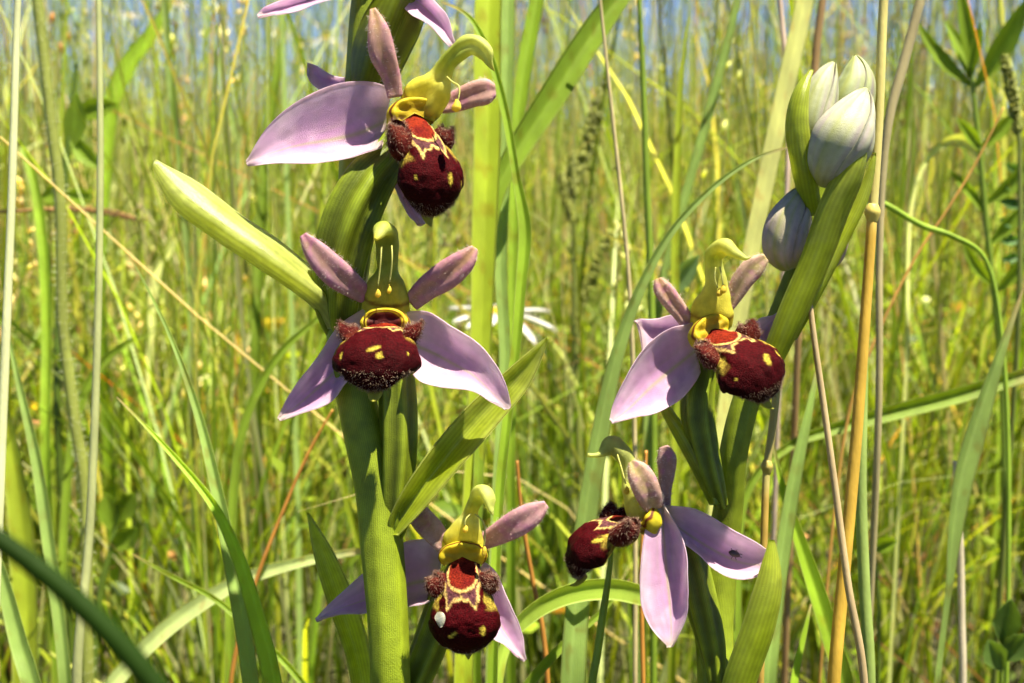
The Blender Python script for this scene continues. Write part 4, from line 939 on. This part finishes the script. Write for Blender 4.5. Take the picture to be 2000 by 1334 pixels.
green_tube('ovary', L, DL, [(762, 640, -1.5), (774, 740, -1), (778, 840, -.5), (776, 930, -.5), (768, 1030, -1), (758, 1062, -1.5)], [50, 66, 70, 64, 50, 30], ribs=(6, .12), twist=.35)

# flower 3: lowest, half behind the stem
f3 = empty('flower', W(900, 1080, DL - .1), L)
f3['label'] = 'lowest flower, half hidden by the stem, a white fleck on its lip'
sepal(f3, DL + .5, [[(862, 1060, 2), (815, 1052, 1.5), (775, 1066, 1), (718, 1112, 1), (662, 1160, 1), (617, 1208, 1)], [(860, 1110, 0), (815, 1112, -.5), (765, 1130, -.5), (710, 1160, 0), (662, 1185, .6), (617, 1211, 1)], [(855, 1150, 0), (810, 1160, 0), (765, 1172, 0), (712, 1184, .5), (665, 1194, 1), (618, 1213, 1)], [(850, 1170, 2.5), (808, 1181, 2.5), (760, 1190, 2.4), (715, 1196, 2), (668, 1198, 1.6), (620, 1214, 1)]], shade=.12)
sepal(f3, DL + .2, [[(925, 1130, 2), (945, 1185, 2.2), (960, 1240, 3), (985, 1262, 3), (1021, 1290, 2)], [(935, 1115, 0), (958, 1170, .2), (980, 1225, 1), (1005, 1262, 1.6), (1025, 1291, 2)], [(945, 1098, 1), (974, 1128, 1.2), (1000, 1185, 1.6), (1020, 1245, 2), (1028, 1286, 2)]], shade=.0)
sepal(f3, DL + .4, [[(880, 1060, -2), (882, 1040, -7), (894, 1024, -12)], [(900, 1060, -3), (904, 1036, -8), (906, 1018, -13)], [(922, 1060, -2), (928, 1040, -7), (916, 1022, -12)]])
fpetal(f3, DL + .2, [(868, 1068, 1), (848, 1040, .8), (825, 1015, -1), (810, 994, -3), (803, 978, -4)], [34, 46, 48, 40, 12], cols=((.55, .33, .34), (.46, .28, .20)))
fpetal(f3, DL + .2, [(942, 1060, 1), (975, 1042, 2), (1010, 1022, 3), (1042, 1002, 3.4), (1067, 984, 3.4)], [30, 44, 52, 44, 14], cols=((.54, .28, .36), (.42, .24, .22)))
flower_lip(f3, W(904, 1088, DL - .3), (-4, 2, 3), .98, 8.1, [(-1.3, 9.9, .55, .6, .9), (2.5, 9.6, .4, .85, 0)], .88, 0)
column(f3, DL, [(903, 1072, .6), (906, 1054, 1.4), (912, 1032, 2), (918, 1012, 2.2), (922, 995, 2.6), (930, 977, 3.4), (944, 963, 4.8), (954, 972, 6), (958, 990, 6.6), (963, 1007, 6.8)], [84, 84, 62, 38, 30, 34, 44, 40, 24, 5], [56, 58, 46, 36, 30, 32, 34, 28, 14, 4], [YEL * .95, YEL, YEL, GRN_P * .9, YEL * .8, GRN, GRN_P, GRN_P * 1.1, GRN_P, GRN_P])
pollinium(f3, DL, [(928, 1004, 5), (944, 1020, 5.6), (947, 1045, 5.6), (945, 1068, 5.4)], (945, 1080, 5.4), 7)
pollinium(f3, DL, [(920, 1004, 4.6), (910, 1014, 5), (908, 1026, 5)], (909, 1034, 4.8), 4)
green_tube('ovary', L, DL, [(900, 1090, -2.5), (872, 1160, -3), (846, 1240, -3.5), (815, 1320, -3.5), (785, 1400, -3), (768, 1440, -2)], [46, 60, 66, 62, 50, 34], ribs=(6, .10))

# bracts of the left plant
bract(L, DL, [[(684, 640, -4), (668, 588, -4), (620, 536, -2), (550, 474, -1), (470, 420, 0), (385, 356, 1.6), (303, 315, 2.6)], [(676, 640, -1.5), (656, 590, -.6), (604, 545, 1), (536, 487, 2.6), (456, 432, 3.4), (374, 372, 3.6), (303, 316, 2.8)], [(664, 640, 0), (638, 592, 1), (590, 553, 2.6), (520, 502, 4), (440, 447, 4.6), (356, 386, 4.4), (303, 320, 2.9)], [(650, 640, -.5), (622, 596, .4), (578, 560, 1.8), (508, 513, 3.2), (426, 459, 3.8), (342, 396, 3.8), (303, 326, 2.8)], [(640, 640, -3), (612, 600, -2), (572, 568, -.6), (502, 521, 1), (420, 466, 1.8), (336, 399, 2.6), (303, 328, 2.6)]],
      lerp(GRN, (.46, .50, .22), .4), np.array([.56, .59, .30]), .07, 29, 60, 'long pale bract thrust out sideways with a glossy upper edge')
bract(L, DL, [[(750, 1046, .5), (770, 990, 1.6), (822, 905, 2.4), (905, 803, 0), (994, 720, -1), (1068, 658, -1)], [(766, 1046, .4), (798, 990, .4), (862, 905, 0), (940, 815, -1.4), (1012, 738, -2), (1070, 660, -1)], [(778, 1046, 1), (828, 994, 2), (902, 908, 2.2), (974, 826, .4), (1036, 748, -.8), (1070, 664, -1)]],
      GRN * 1.05, GRN_P * .75, .06, 25, 50, 'folded bract rising behind the sepal tip')
bract(L, DL + .8, [[(690, 1420, -1), (680, 1300, 0), (640, 1180, .6), (612, 1080, 1), (600, 1000, 1)], [(712, 1420, -2), (700, 1300, -1), (664, 1180, -.4), (630, 1080, .4), (600, 1000, 1)], [(740, 1420, -1), (728, 1300, 0), (700, 1190, .6), (655, 1085, 1), (601, 1000, 1)]], GRN * 1.4, GRN_P * .8, .05, 19, 40, 'broad lower bract behind the stem')

# ---- right plant
R_ = empty('bee_orchid', ground_at(1395, DR))
tag(R_, 'shorter bee orchid with two open flowers and white closed buds at its top', 'orchid')
stem_pts = [(1655, 250, -4), (1622, 350, -4), (1590, 440, -4), (1545, 560, -4), (1500, 680, -3.4), (1458, 780, -2.6), (1432, 890, -3), (1422, 1000, -5), (1402, 1120, -6), (1396, 1230, -5), (1400, 1340, -3)]
sp = WP(stem_pts, DR); g = np.array(R_.location)
sp = np.vstack([sp, sp[-1] * .6 + g * .4, sp[-1] * .25 + g * .75, g])
sw = np.array([16, 30, 40, 46, 50, 54, 56, 60, 78, 76, 74, 78, 84, 90]) * DR / FPX * .5
tube('stem', sp, sw, sw, M_STEM, R_, lambda t, ph, V: GRN * .85 * (.85 + .3 * vnoise(V * 4))[..., None] * np.ones(3), 110, 28, ribs=(7, .035), twist=1.0)

f4 = empty('flower', W(1400, 620, DR - .2), R_)
f4['label'] = 'flower turned aside with a glossy maroon lip and lit red patch'
sepal(f4, DR, [[(1352, 628, 2), (1305, 645, 2), (1248, 692, 2), (1208, 765, 2.4), (1191, 820, 2.6)], [(1358, 668, .2), (1310, 695, 0), (1262, 738, .6), (1222, 790, 1.8), (1194, 824, 2.6)], [(1362, 700, .4), (1325, 740, .4), (1280, 774, 1.2), (1235, 806, 2.2), (1195, 826, 2.7)], [(1366, 726, 2), (1340, 772, 2.2), (1292, 800, 2.8), (1245, 816, 3.2), (1197, 827, 2.8)]], shade=.1)
sepal(f4, DR, [[(1350, 612, -2), (1310, 618, -2.6), (1270, 622, -2.6), (1238, 627, -2)], [(1350, 640, -3), (1310, 640, -4), (1272, 642, -3.6), (1245, 634, -2.4)], [(1350, 672, -2), (1312, 672, -3), (1276, 684, -3), (1255, 690, -2)]], vein=False, shade=-.1)
sepal(f4, DR, [[(1432, 655, -1), (1462, 636, -1), (1490, 622, -1), (1520, 610, -1)], [(1440, 680, -2), (1470, 662, -2), (1495, 645, -2), (1521, 615, -1)], [(1446, 705, -1), (1480, 692, -1), (1505, 665, -1), (1522, 620, -1)]], shade=.1)
fpetal(f4, DR, [(1346, 634, 1), (1326, 606, 1.8), (1306, 580, 2.4), (1292, 560, 2.6), (1285, 544, 2.6)], [30, 34, 38, 34, 14], cols=((.55, .32, .30), (.44, .26, .12)), depth=.6)
fpetal(f4, DR, [(1420, 600, 1), (1436, 572, 1.4), (1452, 545, 1.8), (1474, 520, 2), (1496, 503, 2)], [26, 36, 42, 42, 18], cols=((.54, .32, .30), (.36, .30, .12)))
flower_lip(f4, W(1386, 648, DR - .35), (26, 26, 26), .97, 14.6, [(.9, 9.4, .5, .95, .15), (4.0, 9.5, .35, 1.3, -.2), (4.2, 7.6, .3, .7, 0), (-4.0, 9.4, .3, .3, 0)], 0.95, -.4, (1.3, 1.0))
column(f4, DR, [(1388, 632, .8), (1391, 606, 1.8), (1397, 578, 2.2), (1399, 552, 2.3), (1393, 522, 2.6), (1394, 496, 3.8), (1416, 482, 5.2), (1442, 498, 6.2), (1458, 505, 6.6), (1472, 499, 6.8)], [84, 84, 66, 46, 38, 42, 44, 24, 11, 5], [64, 62, 52, 42, 34, 36, 36, 20, 9, 4], [YEL, YEL * 1.05, YEL, lerp(YEL, GRN_P, .5), GRN_P, GRN * 1.2, lerp(YEL, GRN_P, .5), GRN_P, GRN_P, GRN_P])
pollinium(f4, DR, [(1406, 522, 5.6), (1410, 540, 5.8), (1412, 556, 5.6)], (1412, 566, 5.4), 5)
pollinium(f4, DR, [(1398, 522, 5.6), (1396, 545, 5.6), (1402, 562, 5.2)], (1404, 572, 5.2), 5)
green_tube('ovary', R_, DR, [(1390, 660, -2), (1370, 730, -1.6), (1362, 800, -1), (1376, 880, -.6), (1396, 950, -.4), (1410, 990, -1)], [44, 56, 60, 52, 38, 24], ribs=(6, .12))
bract(R_, DR, [[(1386, 985, -1), (1350, 915, -1), (1315, 850, -2), (1290, 800, -3), (1278, 762, -4)], [(1398, 985, 0), (1370, 915, 0), (1335, 850, -1), (1302, 800, -2), (1278, 762, -4)], [(1410, 985, -1), (1386, 915, -1), (1348, 850, -2), (1312, 800, -3), (1279, 760, -4)]], GRN, GRN_P * .8, .05)

# flower 5: seen from the side, its lip to the left
f5 = empty('flower', W(1285, 1000, DR - .2), R_)
f5['label'] = 'flower seen from the side, lip pointing away from its hanging sepal'
sepal(f5, DR, [[(1280, 985, 3), (1258, 1050, 4.2), (1249, 1120, 5), (1256, 1190, 5.4), (1280, 1238, 5), (1303, 1262, 4.6)], [(1288, 985, 2.4), (1282, 1050, 3), (1284, 1120, 3.4), (1292, 1185, 4), (1302, 1232, 4.3), (1307, 1264, 4.6)], [(1294, 985, 2.2), (1306, 1045, 2.2), (1316, 1110, 2.6), (1320, 1170, 3.2), (1318, 1225, 4), (1310, 1264, 4.6)], [(1300, 985, 3), (1322, 1030, 4.2), (1340, 1085, 5), (1346, 1140, 5.2), (1340, 1195, 5), (1313, 1262, 4.7)]], tipgreen=.2)
sepal(f5, DR, [[(1300, 985, 1.6), (1345, 992, 2), (1400, 1016, 2.4), (1455, 1046, 3), (1515, 1088, 3)], [(1308, 1008, .4), (1350, 1032, .4), (1400, 1060, .8), (1455, 1086, 1.6), (1515, 1098, 3)], [(1318, 1030, 0), (1350, 1058, 0), (1400, 1092, .6), (1455, 1114, 2), (1512, 1106, 3)], [(1326, 1044, 2.2), (1352, 1076, 2.4), (1400, 1112, 3), (1455, 1132, 3.4), (1508, 1118, 3)]], shade=-.05)
sepal(f5, DR, [[(1288, 1000, -1.4), (1340, 1040, -2), (1365, 1080, -2), (1378, 1110, -2)], [(1298, 1030, -3), (1335, 1060, -3), (1362, 1090, -3), (1378, 1112, -2)], [(1300, 1050, -2), (1335, 1080, -2), (1358, 1100, -2), (1376, 1114, -2)]])
fpetal(f5, DR, [(1278, 992, 3), (1268, 968, 4), (1256, 940, 4.4), (1244, 918, 4.4), (1232, 902, 4.2)], [36, 50, 52, 42, 14], cols=((.55, .32, .30), (.45, .36, .14)), depth=.5)
fpetal(f5, DR, [(1298, 988, 1), (1299, 955, 1), (1302, 925, 1), (1302, 895, 1.2), (1296, 872, 1.4)], [24, 26, 32, 38, 18], cols=((.44, .25, .26), (.34, .20, .18)))
flower_lip(f5, W(1258, 1008, DR - .15), (-78, 8, -42), 1.0, 21.7, [(-2.4, 9.0, .5, .9, 0), (3.9, 7.4, .55, 1.1, .4)], .80, 0, (1.2, 1.35))
column(f5, DR, [(1284, 1030, .2), (1262, 1012, .8), (1248, 986, 1.2), (1240, 960, 1.2), (1234, 932, 1), (1226, 904, 1), (1213, 880, 1), (1197, 869, 1), (1182, 879, 1), (1169, 888, 1.2), (1148, 889, 1.6)], [50, 68, 64, 54, 44, 38, 40, 40, 30, 12, 6], [50, 62, 58, 50, 42, 36, 36, 36, 28, 12, 6], [YEL * .85, YEL * .9, lerp(YEL, GRN_P, .3), lerp(YEL, GRN_P, .6), GRN_P, GRN_P * .8, GRN_P * .75, lerp(GRN_P, ORANGE, .25), GRN_P * .8, GRN_P, GRN_P], flute=0)
pollinium(f5, DR, [(1206, 888, 2), (1214, 915, 3), (1222, 945, 3.4)], (1224, 958, 3.4), 5)
green_tube('ovary', R_, DR, [(1310, 1000, -2), (1346, 1090, -2.6), (1370, 1180, -2), (1390, 1260, -1.4), (1400, 1330, -1)], [44, 60, 60, 50, 34], ribs=(6, .12))
bract(R_, DR, [[(1392, 1430, 1.6), (1412, 1330, 3), (1450, 1220, 4.4), (1485, 1110, 5), (1503, 1055, 4.6)], [(1420, 1430, 3), (1444, 1330, 4.6), (1482, 1225, 5.6), (1508, 1130, 5.8), (1506, 1055, 4.8)], [(1450, 1430, 1.4), (1478, 1330, 3), (1512, 1230, 4.2), (1526, 1140, 4.8), (1510, 1056, 4.6)]], GRN * 1.15, GRN_P * .72, .07, 23, 50, 'broad spoon-tipped bract in front of the sepal end')
bract(R_, DR + .4, [[(1356, 1430, -1), (1362, 1300, 0), (1350, 1180, .5), (1345, 1090, .5)], [(1376, 1430, 0), (1386, 1300, 1), (1368, 1180, 1.4), (1346, 1090, .5)], [(1396, 1430, -1), (1408, 1300, 0), (1384, 1180, .5), (1348, 1090, .5)]], GRN * .9, GRN, .05)

# the spike of buds
def bud(parent, d0, pts, wpx, base_c, tip_c, label=None, depth=.95, turn=0.6):
    """a closed bud: a core and three lapped sepals, seams between them"""
    f = d0 / FPX * .5; n = 44; m = 17
    C = cr(WP(pts, d0), n); r = np.maximum(cr(np.array(wpx) * f, n)[:, 0], .003); T, N, B = frames(C)
    b = empty('bud', C[0], parent)
    if label: b['label'] = label
    t = np.linspace(0, 1, n)
    for k in range(3):
        a0 = turn + k * 2 * math.pi / 3; q = np.linspace(-1, 1, m)
        A = a0 + q[None] * np.interp(t, [0, .5, 1], [1.25, 1.22, .9])[:, None] + .5 * t[:, None]
        R = r[:, None] * (1 + .05 * (1 - q[None] ** 2) + .10 * smooth(.75, 1, t[:, None]) * (k - .6) - .05 * (q[None] > .6) + .05 * (q[None] < -.6) + .035 * np.cos(q[None] * 8)) + .006 * k
        P = C[:, None] + B[:, None] * (np.cos(A) * R)[..., None] + N[:, None] * (np.sin(A) * R * depth)[..., None]
        c = lerp(base_c, tip_c, t[:, None] + 0 * q[None])
        st = vnoise(np.stack([q[None] * 6 + 0 * t[:, None] + k * 9, t[:, None] * 2.2 + 0 * q[None], 0 * t[:, None] * q[None] + d0], -1))
        c = lerp(c, (.34, .24, .33), np.clip((st - .5) * 2.2, 0, .6)); c = lerp(c, GRN_P * .75, np.clip(np.exp(-(q[None] / .12) ** 2) * .7 + .4 * np.exp(-((np.abs(q[None]) - .4) / .05) ** 2) + .3 * np.exp(-((np.abs(q[None]) - .72) / .05) ** 2) + smooth(.72, 1, t[:, None]) * .5 + smooth(.2, 0, t[:, None]) * .7 + (st < .36) * .25, 0, .85))
        shell('sepal', P, c, M_BUD, b, .02, N=unit(P - C[:, None]))
    return b
WHT = np.array([.50, .50, .38]); PNK = np.array([.62, .44, .46]); WGR = np.array([.42, .48, .24])
bud(R_, DR, [(1590, 350, -1), (1586, 300, -.4), (1590, 240, 0), (1604, 180, 0), (1618, 142, 0), (1630, 122, 0)], [30, 54, 72, 60, 34, 5], WGR * .8, WHT * 1.05, 'greenish white bud')
bud(R_, DR + .5, [(1640, 330, -1), (1650, 270, -1), (1660, 210, -1), (1672, 160, -1), (1672, 130, -1), (1670, 108, -1)], [30, 60, 80, 66, 40, 5], WGR * .8, WGR, 'topmost pale green bud')
bud(R_, DR, [(1612, 358, 2), (1622, 325, 3.4), (1645, 275, 4), (1668, 225, 3.6), (1684, 190, 3.2), (1692, 172, 3)], [30, 80, 108, 78, 38, 4], WHT, WHT * 1.05, 'largest white bud, faintly pink')
bud(R_, DR, [(1545, 522, -1), (1536, 490, -.6), (1540, 445, -.4), (1553, 405, -.6), (1568, 372, -1)], [34, 78, 84, 60, 22], PNK * .95, WHT * .85, 'pink bud behind the stem')
bud(R_, DR + .3, [(1605, 528, -2), (1612, 500, -2), (1620, 465, -2), (1630, 430, -2), (1640, 400, -2)], [30, 60, 66, 50, 20], PNK * .8, PNK * .9, 'pink bud half hidden by a bract')
bract(R_, DR, [[(1570, 420, -2), (1545, 320, 0), (1535, 240, 1), (1552, 175, 1.2), (1584, 140, .8)], [(1584, 420, .6), (1564, 320, 2.6), (1556, 240, 3), (1566, 180, 2.6), (1585, 138, 1)], [(1606, 420, .6), (1592, 320, 2.4), (1580, 240, 3), (1580, 180, 2.4), (1587, 140, 1)]], GRN, GRN_P * .9, .06, label='bract clasping the greenish bud')
bract(R_, DR, [[(1470, 745, 0), (1515, 620, 1.6), (1565, 500, 2.6), (1600, 400, 3.4), (1640, 320, 4.6), (1690, 266, 5.4)], [(1492, 752, 1.6), (1545, 622, 3.4), (1594, 505, 4.4), (1630, 405, 5.6), (1668, 330, 6.4), (1691, 264, 5.8)], [(1506, 745, 0), (1572, 622, 1.8), (1622, 510, 2.6), (1658, 415, 3.8), (1685, 345, 5), (1692, 266, 5.4)]], GRN * .95, GRN_P * .7, .07, 25, 56, 'long bract wrapping the largest bud from below')
bract(R_, DR, [[(1530, 660, -2), (1580, 560, -2), (1622, 470, -2), (1668, 390, -1.6), (1708, 300, -1)], [(1546, 664, -1), (1598, 562, -1), (1642, 472, -1), (1684, 388, -1), (1709, 298, -1)], [(1556, 660, -2), (1612, 560, -2), (1658, 470, -2), (1698, 380, -1.6), (1711, 300, -1)]], GRN * 1.05, GRN_P * .9, .05)

# ---- small things resting on the flowers
FLY = plant_mat('dark insect', 0, .35, .5, 20, .2, .2, 60)
fl = empty('fly', W(1436, 1082, DR - .22)); tag(fl, 'tiny dark fly sitting on the lit sepal beside the spoon-tipped bract', 'fly')
f = DR / FPX
tube('body', WP([(1424, 1078, 1.5), (1430, 1080, 1.75), (1438, 1083, 1.8), (1444, 1086, 1.6)], DR), np.array([2, 6, 6, 2]) * f, np.array([2, 5, 5, 2]) * f, FLY, fl, (.05, .03, .025), 14, 10)
for k, (x, y) in enumerate(((1452, 1083), (1450, 1090), (1428, 1092), (1438, 1094), (1428, 1071), (1440, 1073))):
    tube('leg', WP([(1434, 1081, 1.6), ((1434 + x) / 2, (1081 + y) / 2, 2.0), (x, y, 1.4)], DR), np.full(3, .7 * f), np.full(3, .7 * f), FLY, fl, (.05, .03, .025), 8, 5)
fP = rails([[(853, 1198, 6.3), (849, 1206, 6.5), (852, 1214, 6.6), (857, 1222, 6.5)], [(858, 1194, 6.5), (858, 1206, 6.65), (859, 1215, 6.7), (861, 1225, 6.6)], [(866, 1197, 6.5), (870, 1205, 6.7), (869, 1214, 6.75), (865, 1222, 6.6)]], 13, 15, DL)
fu = np.linspace(-1, 1, 13)[None]; fv = np.linspace(-1, 1, 15)[:, None]
fk = shell('petal_fragment', fP, lerp((.34, .36, .33), (.62, .58, .46), np.clip((fu ** 2 + fv ** 2) * .8 + (vnoise(fP * 30) - .5), 0, 1)), M_COLUMN, None, .012)
tag(fk, 'small white fleck stuck to the lip of the lowest flower', 'petal fragment')
